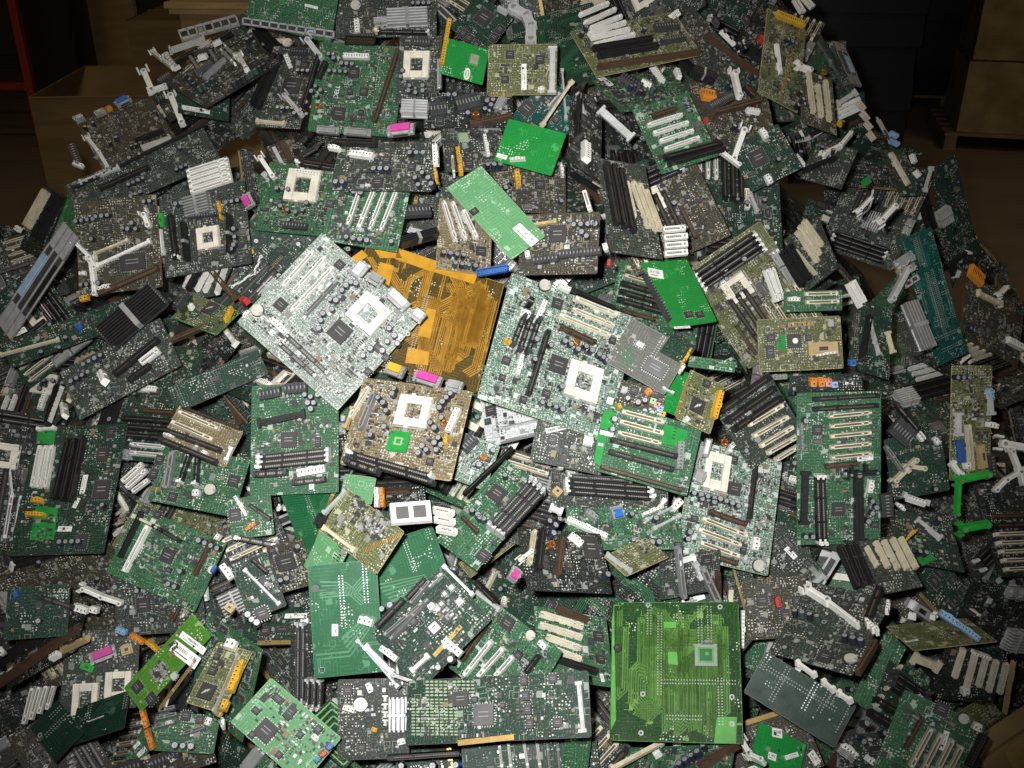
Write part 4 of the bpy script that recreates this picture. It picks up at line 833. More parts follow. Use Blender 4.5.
def poly_patch(root, pts, mat, name, z=.0004):
    b = MB(); V = [(x, y, z) for x, y in pts]
    area = sum(pts[i - 1][0] * pts[i][1] - pts[i][0] * pts[i - 1][1] for i in range(len(pts)))
    if area < 0: V = V[::-1]
    n = len(V); W = [(x, y, 0) for x, y, _ in V]
    b.raw(V + W, [list(range(n))] + [[i, n + i, n + (i + 1) % n, (i + 1) % n] for i in range(n)], mat)
    return link(name, b.mesh(name), root, (0, 0, 0))
BLOCKS = {'tan': 'tan', 'blue': 'blue', 'red': 'red', 'gre': 'plasticgreen'}
def parse_comps(root, txt, tl, sc_, col, hw, hh, seed, kind):
    """tl: photo point -> board point; sc_: metres per pixel at the board"""
    occ = []
    for item in txt.replace('\n', ';').split(';'):
        t = item.split()
        if not t: continue
        k = t[0]; w = None
        if '/' in t[-1]: a, w_ = t[-1].split('/'); t[-1] = a; w = float(w_) * sc_ * (.76 if k.split('*')[0] in SLOTS else .88)
        num = []
        for s in t[1:]:
            try: num.append(float(s))
            except ValueError: pass
        words_ = [s for s in t[1:] if not s.replace('.', '').replace('-', '').isdigit()]
        if k == 'chip' or k == 'chp':
            g = num; mark = None; body = 'chipblack'
            for wd in words_:
                if wd in ('lab', 'logo', 'dot'): mark = wd
                elif wd == 'lacq': body = 'lacquergreen'
                elif wd == 'padg': body = 'padgreen'
                elif wd == 'padw': body = 'lightgrey'
                elif wd == 'silk': body = 'chipgrey'
            if len(g) == 4 and len(words_) == 0 and False: pass
            sets = [g] if len(g) in (3, 4) else [g[i:i + 3] for i in range(0, len(g) - 2, 3)]
            for s in sets:
                x, y = tl(s[0], s[1]); L = s[2] * sc_; W = (s[3] if len(s) > 3 else s[2]) * sc_
                if len(s) > 3:
                    # the longer side follows whichever board axis points the way the photo shows
                    x2, y2 = tl(s[0] + 5, s[1]); 
                    if abs(y2 - y) > abs(x2 - x): L, W = W, L
                o = put_chip(root, x, y, L * .95, W * .95, 0, body, mark); occ.append((x, y, max(L, W) * .6))
                if body == 'lacquergreen':
                    o['label'] = 'green lacquered chip pad'
                    link('copper_square', cached(('sq', rd(L)), lambda: MB().box(0, 0, .004, L * .36, L * .36, .0004, 'padgreen').box(0, 0, .0044, L * .2, L * .2, .0003, 'lacquergreen').mesh('square')), o, (0, 0, 0))
        elif k == 'cap':
            for i in range(0, len(num) - 1, 2):
                x, y = tl(num[i], num[i + 1]); put_cap(root, x, y, .0046 if (i // 2) % 3 else .0052, .011, 'sleeve' if (i // 2 + seed) % 2 else 'black'); occ.append((x, y, .006))
        elif k == 'hole':
            for i in range(0, len(num) - 1, 2): put_hole(root, *tl(num[i], num[i + 1]))
        elif k == 'bat': x, y = tl(num[0], num[1]); put_bat(root, x, y, (num[2] if len(num) > 2 else 5) * sc_); occ.append((x, y, .012))
        elif k == 'coil': x, y = tl(*num[:2]); put_coil(root, x, y); occ.append((x, y, .008))
        elif k == 'sock':
            x, y = tl(num[0], num[1]); L = num[2] * sc_; W = (num[3] if len(num) > 3 else num[2]) * sc_
            x2, y2 = tl(num[0] + 5, num[1])
            if abs(y2 - y) > abs(x2 - x): L, W = W, L
            put_sock(root, x, y, L, W); occ.append((x, y, max(L, W) * .62))
        elif k == 'jack': x, y = tl(*num[:2]); put_jack(root, x, y, words_[0], 0, 6.5 * sc_); occ.append((x, y, .008))
        elif k == 'brk':
            pts = [tl(num[i], num[i + 1]) for i in range(0, len(num) - 1, 2)]; ww = 5 * sc_; c = 'white'
            for wd in words_:
                if wd[0] == 'w' and wd[1:].isdigit(): ww = float(wd[1:]) * sc_
                else: c = wd
            put_brk(root, pts, ww, c, name='retention_bracket' if kind != 'loose' else 'bracket_arm')
            for x, y in pts: occ.append((x, y, ww))
        elif k == 'pour' or k == 'patch':
            pts = [tl(num[i], num[i + 1]) for i in range(0, len(num) - 1, 2)]
            m = 'goldpour' if col == 'gold' else 'limecopper' if col == 'ylg' else 'lacquergreen'
            o = poly_patch(root, pts, m, 'copper_pour'); o['label'] = {'goldpour': 'plain gold copper area', 'limecopper': 'plain lime green copper area', 'lacquergreen': 'plain green lacquered area'}[m]
        elif k == 'ringp':
            x, y = tl(*num[:2]); r = num[2] * sc_; b = MB()
            for q, m in ((1.0, 'grey'), (.72, 'limecopper'), (.55, 'dkline')):
                b.box(x, y, .0003 + (1 - q) * .002, 2 * r * q, 2 * r * q, .0004, m)
            b.box(x + r * .1, y + r * .1, .0016, r * .3, r * .3, .0004, 'limecopper')
            link('chip_backing', b.mesh('chip_backing'), root, (0, 0, 0))['label'] = 'square grey and green chip backing'
        elif k == 'rings':
            b = MB(); s = min(hw, hh)
            for i in range(4):
                q = .9 - i * .2
                for sx, sy, lx, ly in ((0, 1, 1, 0), (0, -1, 1, 0), (1, 0, 0, 1), (-1, 0, 0, 1)):
                    b.box(sx * hw * q, sy * hh * q, .0002, 2 * hw * q * lx + .0022, 2 * hh * q * ly + .0022, .0004, 'ringgreen')
            link('copper_traces', b.mesh('copper_traces'), root, (0, 0, 0))['label'] = 'nested square rings of bright copper trace'
        elif k == 'stub':
            x, y = tl(*num[:2]); link('plug_stub', MB().cyl(x, y, 0, .006, .007, 'black').cyl(x, y, .007, .0025, .002, 'charcoal').mesh('stub'), root, (0, 0, 0))['label'] = 'round black plug'
        elif k == 'joints':
            me = joints(hw, hh, 6, seed + 5, 'smdgrey', .0017)
            if me: link('solder_joints', me, root, (0, 0, 0))['kind'] = 'stuff'
        elif k == 'grid':
            x0, y0, x1, y1, nx, ny = num; b = MB()
            A = np.array(tl(x0, y0)); B = np.array(tl(x1, y0)); D = np.array(tl(x0, y1)); du, dv = (B - A) / nx, (D - A) / ny
            rz = math.atan2(du[1], du[0])
            for i in range(int(nx)):
                for j in range(int(ny)):
                    p = A + du * (i + .5) + dv * (j + .5); b.box(p[0], p[1], 0, np.linalg.norm(du) * .72, np.linalg.norm(dv) * .5, .0006, 'padgreen', 0, rz)
            o = link('pad_grid', b.mesh('pad_grid'), root, (0, 0, 0)); o['kind'] = 'stuff'; o['label'] = 'grid of pale green pads'
        elif k == 'speck':
            x, y = tl(*num[:2]); me = small_parts(num[2] * sc_ * .45, num[3] * sc_ * .42, 260, 'pale')
            if me is None: continue
            o = link('small_components', me, root, (x, y, 0)); o['kind'] = 'stuff'
        elif k == 'frame2':
            b = MB(); b.box(0, 0, 0, 2 * hw, 2 * hh, .006, 'white', .001)
            for q in (-.42, .42): b.box(q * hw, 0, .006, hw * .62, hh * 1.1, .0004, 'chipgrey'); b.box(q * hw, hh * .62, .006, hw * .7, hh * .1, .002, 'white')
            b.box(0, 0, .006, hw * .12, hh * 1.3, .002, 'white'); b.box(0, -hh * .9, .006, hw * 1.9, hh * .12, .002, 'lightgrey')
            link('frame', b.mesh('frame'), root, (0, 0, 0))
        elif k == 'oval':
            x, y = tl(*num[:2]); V = []; b = MB()
            for i in range(16): V.append((x + .0065 * math.cos(i * .3927), y + .013 * math.sin(i * .3927), .0004))
            b.raw(V, [list(range(16))], 'paper'); b.raw([(x + (p[0] - x) * .62, y + (p[1] - y) * .62, .0006) for p in V], [list(range(16))], 'lacquergreen')
            b.box(x, y, .0006, .004, .012, .0003, 'paper'); link('printed_logo', b.mesh('logo'), root, (0, 0, 0))['label'] = 'white oval logo'
        elif k == 'text':
            x, y = tl(*num[:2]); cu = bpy.data.curves.new('lettering', 'FONT'); cu.body = 'DELL'; cu.size = .013; cu.align_x = 'CENTER'; cu.align_y = 'CENTER'; cu.extrude = .0001
            tmp = bpy.data.objects.new('lettering', cu); me = bpy.data.meshes.new_from_object(tmp); bpy.data.objects.remove(tmp)
            me.materials.clear(); me.materials.append(MATS['paper'])
            x2, y2 = tl(num[0] + 2, num[1] - 9)
            link('lettering', me, root, (x, y, .0008), math.atan2(y2 - y, x2 - x))['label'] = 'white lettering reading DELL'
        elif k == 'rail': put_lin(root, 'bat_', *tl(*num[:2]), *tl(*num[2:4]), w)
        elif k in BLOCKS:
            c = BLOCKS[k]; x1, y1 = tl(*num[:2]); x2, y2 = tl(*num[2:4])
            BL = {'tan': 'tan_', 'blue': 'blu_', 'red': 'red_', 'plasticgreen': 'gre'}
            L = max(.006, math.hypot(x2 - x1, y2 - y1)); W = w or .010; rz = math.atan2(y2 - y1, x2 - x1)
            def f():
                b = MB(); b.box(0, 0, 0, L, W, .009, c, .0006); b.box(0, 0, .009, L * .7, W * .6, .002, c, .0005); b.box(0, W * .5, .002, L * .4, .0015, .005, c); b.box(0, 0, .011, L * .3, W * .3, .0002, 'charcoal'); return b.mesh('connector')
            o = link('connector', cached(('bk', rd(L), rd(W), c), f), root, ((x1 + x2) / 2, (y1 + y2) / 2, 0), rz); o['label'] = c.replace('plastic', '') + ' plastic connector'; occ.append(((x1 + x2) / 2, (y1 + y2) / 2, L * .6))
        else:
            x1, y1 = tl(*num[:2]); x2, y2 = tl(*num[2:4]); put_lin(root, k, x1, y1, x2, y2, w)
            L = math.hypot(x2 - x1, y2 - y1)
            for i in range(int(L / .008) + 1):
                q = i / (int(L / .008) + .001); occ.append((x1 + (x2 - x1) * q, y1 + (y2 - y1) * q, .008))
    return occ
CATS = {'memory_module': 'memory module', 'motherboard': 'motherboard', 'expansion_card': 'expansion card', 'riser_card': 'expansion card', 'port_shield': 'metal shield', 'slot_cover': 'metal bracket', 'retention_bracket': 'plastic bracket', 'ribbon_bracket': 'plastic bracket',
        'plastic_strip': 'plastic strip', 'plastic_rail': 'plastic strip', 'expansion_slot': 'slot connector', 'heat_sink': 'heat sink', 'cooler': 'heat sink', 'port_cluster': 'ports', 'card_guide': 'plastic frame', 'display_module': 'module', 'edge_strip': 'plastic strip', 'cardboard_sheet': 'cardboard', 'circuit_board': 'circuit board'}
GAPF = 0.016
specs = []
for blk in SPECS.strip().split('@')[1:]:
    head, _, body = blk.partition('\n'); h = head.split('|')
    specs.append((int(h[1]), h, body))
specs.sort(key=lambda s: s[0])
for si, (lay, h, body) in enumerate(specs):
    kind, col, name, label = h[0], h[2], h[3], h[4]; g = [float(v) for v in h[5].split()]; dens = float(h[6] or 0); lm = h[7].strip() if len(h) > 7 else ''
    q = [(g[0], g[1]), (g[2], g[3]), (g[4], g[5])]; cx, cy = (g[2] + g[4]) / 2, (g[3] + g[5]) / 2
    z0, inside = heap_depth(cx, cy)
    n, ex, ey, c1, lu, lv = solve_pose(q, z0)
    m, zz = footprint(n, ex, ey, c1, lu / 2, lv / 2)             # at unit depth scale
    zs = z0
    if m.any():
        lim = ((ztop - .003) / zz)[m]; zs = min(z0, float(lim.min()) if lim.size else z0)
    if zs < z0 - .30: zs = z0 - .30
    ctr = c1 * zs; hw, hh = lu * zs / 2, lv * zs / 2
    if m.any():
        ztop[m] = np.minimum(ztop[m], zz[m] * zs - .0145 / max(.33, abs(float(n @ ctr)) / np.linalg.norm(ctr))); zfront[m] = np.minimum(zfront[m], zz[m] * zs); zback[m] = np.maximum(zback[m], zz[m] * zs)
    root = new_root(name, label, CATS[name]); frame(root, CAM + ctr, ex, ey, n)
    def tl(px, py, n=n, ctr=ctr, ex=ex, ey=ey):
        X = ray(px, py) * ((n @ ctr) / (n @ ray(px, py))) - ctr; return float(X @ ex), float(X @ ey)
    scl = zs / FPX
    if kind in ('mobo', 'card', 'back'):
        put_board(root, hw, hh, col, si * 7 + 3, kind == 'back', dens * (1.0 if kind == 'mobo' else .7))
        occ = parse_comps(root, body, tl, scl, col, hw, hh, si, kind)
        if kind == 'mobo' and dens > .3:                              # the capacitors and small chips that crowd every board
            R = random.Random(si * 13 + 1); area = hw * hh * 4
            for j in range(int(area * 520 * min(dens, 1.3))):
                x, y = R.uniform(-hw, hw) * .93, R.uniform(-hh, hh) * .93
                if any((x - a) ** 2 + (y - b) ** 2 < (r + .008) ** 2 for a, b, r in occ): continue
                if R.random() < .6:
                    for k2 in range(R.randint(1, 4)):
                        xx = x + k2 * .0115
                        if abs(xx) < hw * .95: put_cap(root, xx, y, .0046, .011, R.choice(('sleeve', 'black', 'sleevegreen')))
                else: put_chip(root, x, y, R.choice((.010, .014, .018)), R.choice((.008, .012)), 0, R.choice(('chipblack', 'chipgrey')))
                occ.append((x, y, .012))
    elif kind == 'sheet':
        b = MB(); b.box(0, 0, -.006, 2 * hw, 2 * hh, .006, 'mudbox'); b.box(0, hh * .4, 0, 2 * hw, .004, .0006, 'cardboarddark'); b.box(-hw * .2, -hh * .3, 0, .05, hh, .0006, 'tape'); link('cardboard', b.mesh('sheet'), root, (0, 0, 0))
    elif kind == 'plate':
        put_lin(root, col, -hw, 0, hw, 0, 2 * hh)
    else:
        parse_comps(root, body, tl, scl, col, hw, hh, si, kind)
    boards.append(root)
    if lm: LANDMARKS.append((cx, cy, lm))
    if zs < z0 - .2: print('PUSHED', name, label, round(zs - z0, 3), round(2 * hw, 3), round(2 * hh, 3))
    if max(hw, hh) > .19: print('BIG', label, round(2 * hw, 3), round(2 * hh, 3))
# ------------------------------------------------------------------ the rest of the heap, showing between those
R = random.Random(5)
def fill_mobo(root, hw, hh, col, feat, R):
    """slots in one half, memory and processor in the other, ports along one edge"""
    kind, ns, nb, nr, hasS = feat
    x = -hw * .92; y0 = -hh + .012
    L = min(.085, hw * .85); fl = R.choice((-1, 1))
    for i in range(ns):
        yy = (y0 + i * .0165) * fl
        if abs(yy) < hh * .95: put_lin(root, kind, x + .004, yy, x + .004 + L, yy)
    for i in range(nb):
        yy = (y0 + (ns + i) * .0165) * fl
        if abs(yy) < hh * .95: put_lin(root, 'isa', x, yy, x + min(.138, hw * 1.3), yy, .010)
    yy = (y0 + (ns + nb) * .0165 + .002) * fl
    if abs(yy) < hh * .9: put_lin(root, 'agp', x + .012, yy, x + .012 + min(.072, hw * .7), yy)
    for i in range(nr):
        xx = hw - .012 - i * .0115; put_lin(root, R.choice(('ram', 'ram', 'rak')), xx, -min(hh * .85, .065), xx, min(hh * .85, .065))
    if hasS: put_sock(root, hw * .30, R.uniform(-.3, .3) * hh, .05)
    if R.random() < .6: put_chip(root, hw * .05, R.uniform(-.5, .5) * hh, .028, body=R.choice(('chipblack', 'chipgrey')))
    for k in range(R.randint(1, 3)): put_chip(root, R.uniform(-.2, .5) * hw, R.uniform(-.85, .85) * hh, R.choice((.012, .018, .022)), R.choice((.010, .014)))
    e = hh - .008
    px = -hw * .1
    for k in range(R.randint(1, 3)):
        w_ = R.choice((.018, .034, .045)); put_lin(root, R.choice(('prt', 'prt', 'pgr', 'pwh', 'pbl', 'ppk') if R.random() < .25 else ('prt', 'prt', 'pgr')), px, e * -fl, px + w_, e * -fl); px += w_ + .004
    for k in range(R.randint(3, 7)): put_cap(root, R.uniform(-.1, .7) * hw, R.uniform(-.9, .9) * hh, .0046, .011, R.choice(('sleeve', 'black')))
    if R.random() < .5: a, b = R.uniform(-.5, .3) * hw, R.uniform(-.5, .5) * hh; put_lin(root, R.choice(('pwr', 'pwr', 'ide', 'idw')), a, b, a + .045, b)
    if R.random() < .45:
        a, b = R.uniform(-.6, .2) * hw, R.uniform(-.6, .6) * hh; put_brk(root, [(a, b), (a + .05, b + R.choice((-1, 1)) * .012), (a + .085, b)], R.choice((.005, .0065)), R.choice(('white', 'lightgrey', 'lightgrey', 'cream')))
    if R.random() < .25: put_hs(root, R.uniform(-.2, .3) * hw, R.uniform(-.4, .4) * hh, .045, .04, R.choice(('lightgrey', 'black', 'tin')))
def fill_card(root, hw, hh, col, R):
    put_lin(root, 'gold', -hw * .7, -hh + .004, hw * .5, -hh + .004, .007)
    for k in range(R.randint(2, 5)): put_chip(root, R.uniform(-.75, .75) * hw, R.uniform(-.5, .8) * hh, R.choice((.012, .018, .024)), R.choice((.010, .016)))
    if R.random() < .6: put_lin(root, R.choice(('bax', 'bas', 'bar')), hw - .003, -hh * .95, hw - .003, hh * .95, .010)
    if R.random() < .5: put_lin(root, R.choice(('lab', 'amb', 'wht')), -hw * .3, hh * .5, hw * .1, hh * .5, .009)
CW = {'gry': 'grey green', 'gbr': 'brownish', 'dkg': 'dark green', 'blk': 'blackish', 'grn': 'green', 'olv': 'olive', 'brn': 'tan', 'brt': 'bright green', 'mint': 'pale green'}
NW = {1: 'one', 2: 'two', 3: 'three', 4: 'four', 5: 'five'}
SW = {'pci': 'ivory', 'pcw': 'white', 'cre': 'cream'}
used_labels = set(o['label'] for o in boards)
def where(px, py):
    d = sorted(LANDMARKS, key=lambda l: (l[0] - px) ** 2 + (l[1] - py) ** 2)
    def rel(l):
        dx, dy = px - l[0], py - l[1]
        if abs(dy) > abs(dx) * .8: return 'above' if dy < 0 else 'below'
        return 'left of' if dx < 0 else 'right of'
    return d, rel
n_fill = 0; fails = 0; zlim = 0.45
fillers = []
heapmask = np.zeros((GH, GW), bool)
for i in range(0, GH, 2):
    for j in range(0, GW, 2):
        z, ok = heap_depth(float(gx[i, j]), float(gy[i, j])); heapmask[i:i + 2, j:j + 2] = ok
inframe = (gx > -40) & (gx < 1064) & (gy > -40) & (gy < 810)
skyline = heapmask & ~(np.roll(heapmask, 9, 0) & np.roll(heapmask, 9, 1) & np.roll(heapmask, -9, 1))
while n_fill < NFILL and fails < 2500:
    un = heapmask & inframe & (zfront > 8)
    ii, jj = np.where(un)
    if len(ii) < 40: break
    if n_fill % 4 == 3:
        a, b = np.where(skyline & inframe)
        if len(a): ii, jj = a, b
    k = R.randrange(len(ii)); px, py = float(gx[ii[k], jj[k]]) + R.uniform(-12, 12), float(gy[ii[k], jj[k]]) + R.uniform(-12, 12)
    z0, _ = heap_depth(px, py); c1 = ray(px, py); p = CAM + c1 * z0
    toc = -c1 / np.linalg.norm(c1); nh = heap_normal(p[0], p[1])
    side = abs(px - 512) / 512
    n = nh * (.6 + .3 * side) + toc * .45 + np.array([R.gauss(0, 1), R.gauss(0, 1), R.gauss(0, 1)]) * (.36 + .22 * side); n /= np.linalg.norm(n)
    if n @ toc < .16: fails += 1; continue
    typ = R.choices(('mobo', 'card', 'back'), (.70, .18, .12))[0]
    hw, hh = {'mobo': (R.uniform(.085, .15), R.uniform(.075, .12)), 'card': (R.uniform(.055, .10), R.uniform(.035, .05)), 'back': (R.uniform(.07, .12), R.uniform(.05, .09))}[typ]
    if n_fill > 90 and R.random() < (.45 if fails < 200 else .8): typ = R.choice(('stick', 'stick', 'cover')); hw, hh = {'stick': (.066, .015), 'cover': (.060, .009)}[typ]
    elif fails > 300: hw, hh = hw * .7, hh * .7
    a = np.cross(n, [0, 0, 1.0]); a /= np.linalg.norm(a); b = np.cross(n, a); th = R.uniform(0, 6.283)
    ex = a * math.cos(th) + b * math.sin(th); ey = np.cross(n, ex)
    m, zz = footprint(n, ex, ey, c1, hw / z0, hh / z0)
    if not m.any(): fails += 1; continue
    if (m & ~heapmask & inframe).sum() > .28 * m.sum(): fails += 1; continue
    new = (m & un).sum()
    if new < (10 if n_fill < 120 and hw > .07 else 5): fails += 1; continue
    have = m & (zback > 0)
    zs = z0 + .02
    if have.any(): zs = max(zs, float(((zback + .017 / max(.4, float(n @ toc))) / zz)[have].max()))
    if zs > z0 + zlim: fails += 1; continue
    fails = 0
    ctr = c1 * zs
    zfront[m] = np.minimum(zfront[m], zz[m] * zs); zback[m] = np.maximum(zback[m], zz[m] * zs)
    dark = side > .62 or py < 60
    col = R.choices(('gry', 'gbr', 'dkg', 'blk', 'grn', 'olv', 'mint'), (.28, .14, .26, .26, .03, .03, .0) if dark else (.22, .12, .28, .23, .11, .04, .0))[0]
    feat = (R.choice(('pci', 'pcw', 'cre', 'pci')), R.randint(2, 5), R.randint(1, 4), R.randint(1, 4), R.random() < .3)
    rows = int((2 * hh * zs / z0 - .03) / .0165); feat = (feat[0], max(1, min(feat[1], rows)), max(0, min(feat[2], rows - feat[1])), feat[3], feat[4])
    name = {'mobo': 'motherboard', 'card': 'expansion_card', 'back': 'motherboard', 'stick': 'memory_module', 'cover': 'slot_cover'}[typ]
    if typ == 'mobo': base = '%s motherboard with %s %s slot%s' % (CW[col], NW[feat[1]], SW[feat[0]], 's' if feat[1] > 1 else '')
    elif typ == 'card': base = CW[col] + ' expansion card with gold edge contacts'
    elif typ == 'stick': base = CW[col] + ' memory module'
    elif typ == 'cover': base = 'silver metal slot cover'
    else: base = CW[col] + ' motherboard face down'
    d, rel = where(px, py); lab = None
    for i2 in range(0, 8):
        for l2 in ('%s %s the %s' % (base, rel(d[i2]), d[i2][2]), '%s between the %s and the %s' % (base, d[i2][2], d[i2 + 1][2])):
            if l2 not in used_labels and len(l2.split()) <= 16: lab = l2; break
        if lab: break
    used_labels.add(lab)
    root = new_root(name, lab, CATS[name], {'mobo': 'motherboards deeper in the heap', 'card': 'expansion cards deeper in the heap', 'back': 'face down motherboards deeper in the heap', 'stick': 'memory modules in the gaps of the heap', 'cover': 'slot covers in the gaps of the heap'}[typ]); frame(root, CAM + ctr, ex, ey, n)
    sc2 = zs / z0; hw *= sc2; hh *= sc2
    if typ != 'cover': put_board(root, hw, hh, col, n_fill, typ == 'back', .8 if typ == 'mobo' else .5)
    if typ == 'mobo': fill_mobo(root, hw, hh, col, feat, R)
    elif typ == 'card': fill_card(root, hw, hh, col, R)
    elif typ == 'stick':
        for k in range(8): put_chip(root, (k - 3.5) * .0155, .002, .0095, .017)
        put_lin(root, 'gold', -hw * .95, -hh + .003, hw * .95, -hh + .003, .004)
    elif typ == 'cover':
        def cv():
            b = MB(); b.box(0, 0, 0, 2 * hw, .018, .001, 'silver'); b.box(-hw, 0, 0, .001, .018, .011, 'silver'); b.box(-hw - .004, 0, .010, .010, .018, .001, 'silver'); b.box(hw + .004, 0, 0, .010, .009, .001, 'silver', .0002)
            b.box(.01, 0, .001, .05, .010, .0003, 'charcoal'); b.box(-.035, 0, .001, .016, .009, .004, 'black', .0006); return b.mesh('cover')
        link('cover_plate', cached('cover', cv), root, (0, 0, 0))
    fillers.append(root); n_fill += 1
print('FILL', n_fill, 'uncovered cells', int((heapmask & inframe & (zfront > 8)).sum()), 'objects', len(bpy.data.objects))

# the deep scrap that fills the heap: nobody could count it
b = MB(); rr = np.random.default_rng(3)
cols = list(BC)
cnt = 0
V = BOXV.copy()
def deep(x, y, nrm):                   # the mass starts where the boards above it stop: shallower where the heap is seen at a slant
    t = CAM - np.array([x, y, float(heap_z(x, y))]); t /= np.linalg.norm(t)
    return .05 + .44 * max(.22, float(nrm @ t))
hi, hj = np.where(heapmask)
tries = 0
while cnt < 1000 and tries < 4000:
    tries += 1; q = int(rr.integers(len(hi))); px, py = float(gx[hi[q], hj[q]]), float(gy[hi[q], hj[q]])
    z0, _ = heap_depth(px, py); c1 = ray(px, py); p = CAM + c1 * z0
    toc = -c1 / np.linalg.norm(c1); n = heap_normal(p[0], p[1]) + .3 * toc + rr.normal(0, .32, 3); n /= np.linalg.norm(n)
    if n @ toc < .3: continue
    a = np.cross(n, rr.normal(0, 1, 3)); a /= np.linalg.norm(a); c2 = np.cross(n, a)
    s = np.array([rr.uniform(.09, .20), rr.uniform(.06, .14), .0016])
    m, zz = footprint(n, a, c2, c1, s[0] / 2 / z0, s[1] / 2 / z0)
    if not m.any(): continue
    zs = z0 + rr.uniform(.04, .38); have = m & (zback > 0)
    if have.any(): zs = max(zs, float(((zback + .022 / max(.4, float(n @ toc))) / zz)[have].max()))
    if zs > z0 + .60 or (m & ~heapmask & inframe).sum() > .15 * m.sum(): continue
    ctr = CAM + c1 * zs; Rm = np.stack([a, c2, n])
    b.raw((V * s) @ Rm + ctr, BOXF, 'board_' + ['gry', 'gbr', 'dkg', 'blk', 'grn', 'dkg'][cnt % 6])
    for k in range(6):
        o = np.array([rr.uniform(-.4, .4) * s[0], rr.uniform(-.4, .4) * s[1], .005]); w_ = np.array([min(rr.uniform(.02, .09), s[0] * .8), rr.uniform(.007, .016), .008])
        o[0] = np.clip(o[0], -(s[0] - w_[0]) / 2, (s[0] - w_[0]) / 2)
        b.raw((V * w_ + o) @ Rm + ctr, BOXF, ['black', 'black', 'ivory', 'chipblack', 'brown', 'lightgrey', 'tin'][int(rr.integers(7))])
    cnt += 1
print('SCRAP', cnt, tries)
# solid heart of the heap
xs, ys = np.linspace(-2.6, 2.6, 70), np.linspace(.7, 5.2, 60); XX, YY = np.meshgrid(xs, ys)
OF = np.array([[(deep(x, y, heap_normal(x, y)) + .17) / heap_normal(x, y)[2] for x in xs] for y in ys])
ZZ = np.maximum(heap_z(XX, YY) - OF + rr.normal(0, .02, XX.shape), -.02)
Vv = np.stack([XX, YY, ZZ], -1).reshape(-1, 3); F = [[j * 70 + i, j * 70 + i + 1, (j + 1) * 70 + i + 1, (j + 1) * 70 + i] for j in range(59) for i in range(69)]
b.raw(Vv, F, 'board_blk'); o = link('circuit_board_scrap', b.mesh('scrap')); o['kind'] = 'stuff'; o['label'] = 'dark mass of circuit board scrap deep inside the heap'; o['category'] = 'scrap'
# ------------------------------------------------------------------ the warehouse
def struct(name, me): o = link(name, me); o['kind'] = 'structure'; return o
b = MB(); b.box(0, 6, -.1, 18, 16, .1, 'concrete'); struct('floor', b.mesh('floor'))
b = MB(); b.box(0, 13, 0, 18, .2, 5, 'wallpaint'); struct('wall_back', b.mesh('wall'))
b = MB(); b.box(-8, 6, 0, .2, 14, 5, 'wallpaint'); struct('wall_left', b.mesh('wall'))
b = MB(); b.box(8.5, 6, 0, .2, 14, 5, 'wallpaint'); struct('wall_right', b.mesh('wall'))
def at(px, py, z):                      # the point at height z that a photo point shows
    r = ray(px, py); t = (z - CAM[2]) / r[2]; return CAM + r * t
def carton(name, label, cat, x, y, z, lx, ly, h, rz, mat, flaps=False, group=None, tape=True, ajar=.8):
    root = new_root(name, label, cat, group); root.location = (x, y, z); root.rotation_euler = (0, 0, rz)
    t = .008
    b = MB()
    for s in (-1, 1): b.box(0, s * (ly - t) / 2, 0, lx, t, h, mat); b.box(s * (lx - t) / 2, 0, 0, t, ly - 2 * t, h, mat)
    b.box(0, 0, 0, lx, ly, t, mat)
    if not flaps: b.box(0, ly * .26, h - t, lx, ly * .47, t, mat); b.box(0, -ly * .26, h - t, lx, ly * .47, t, mat); b.box(0, 0, h - t * 1.4, lx, .06, t, mat)
    link('box_body', b.mesh('body'), root, (0, 0, 0))
    if tape and not flaps: link('tape_strip', MB().box(0, 0, h + .0005, lx, .05, .001, 'tape').box(lx / 2 + .001, 0, h - .12, .001, .05, .12, 'tape').box(-lx / 2 - .001, 0, h - .12, .001, .05, .12, 'tape').mesh('tape'), root, (0, 0, 0))
    if flaps:
        for s in (-1, 1):
            f = link('box_flap', MB().box(0, s * ly * .20, 0, lx * .98, ly * .40, t * .7, mat).box(0, s * .01, t * .7, lx * .96, .004, .001, 'tape').mesh('flap'), root, (0, s * ly / 2, h)); f.rotation_euler = (s * -ajar, 0, 0)
    return root
def pallet(label, x, y, z, rz, lx=1.2, ly=1.0):
    root = new_root('pallet', label, 'pallet'); root.location = (x, y, z); root.rotation_euler = (0, 0, rz)
    for k in range(6): link('deck_board', MB().box(0, 0, 0, lx, ly / 7.2, .02, 'palletwood', .001).mesh('deck'), root, (0, (k - 2.5) * ly / 6.2, .11))
    for k in (-1, 0, 1):
        link('stringer', MB().box(0, 0, 0, .09, ly, .088, 'palletwood', .001).mesh('stringer'), root, (k * (lx - .1) / 2, 0, .021))
        link('bottom_board', MB().box(0, 0, 0, .10, ly, .02, 'palletwood', .001).mesh('bottom'), root, (k * (lx - .1) / 2, 0, 0))
    return root
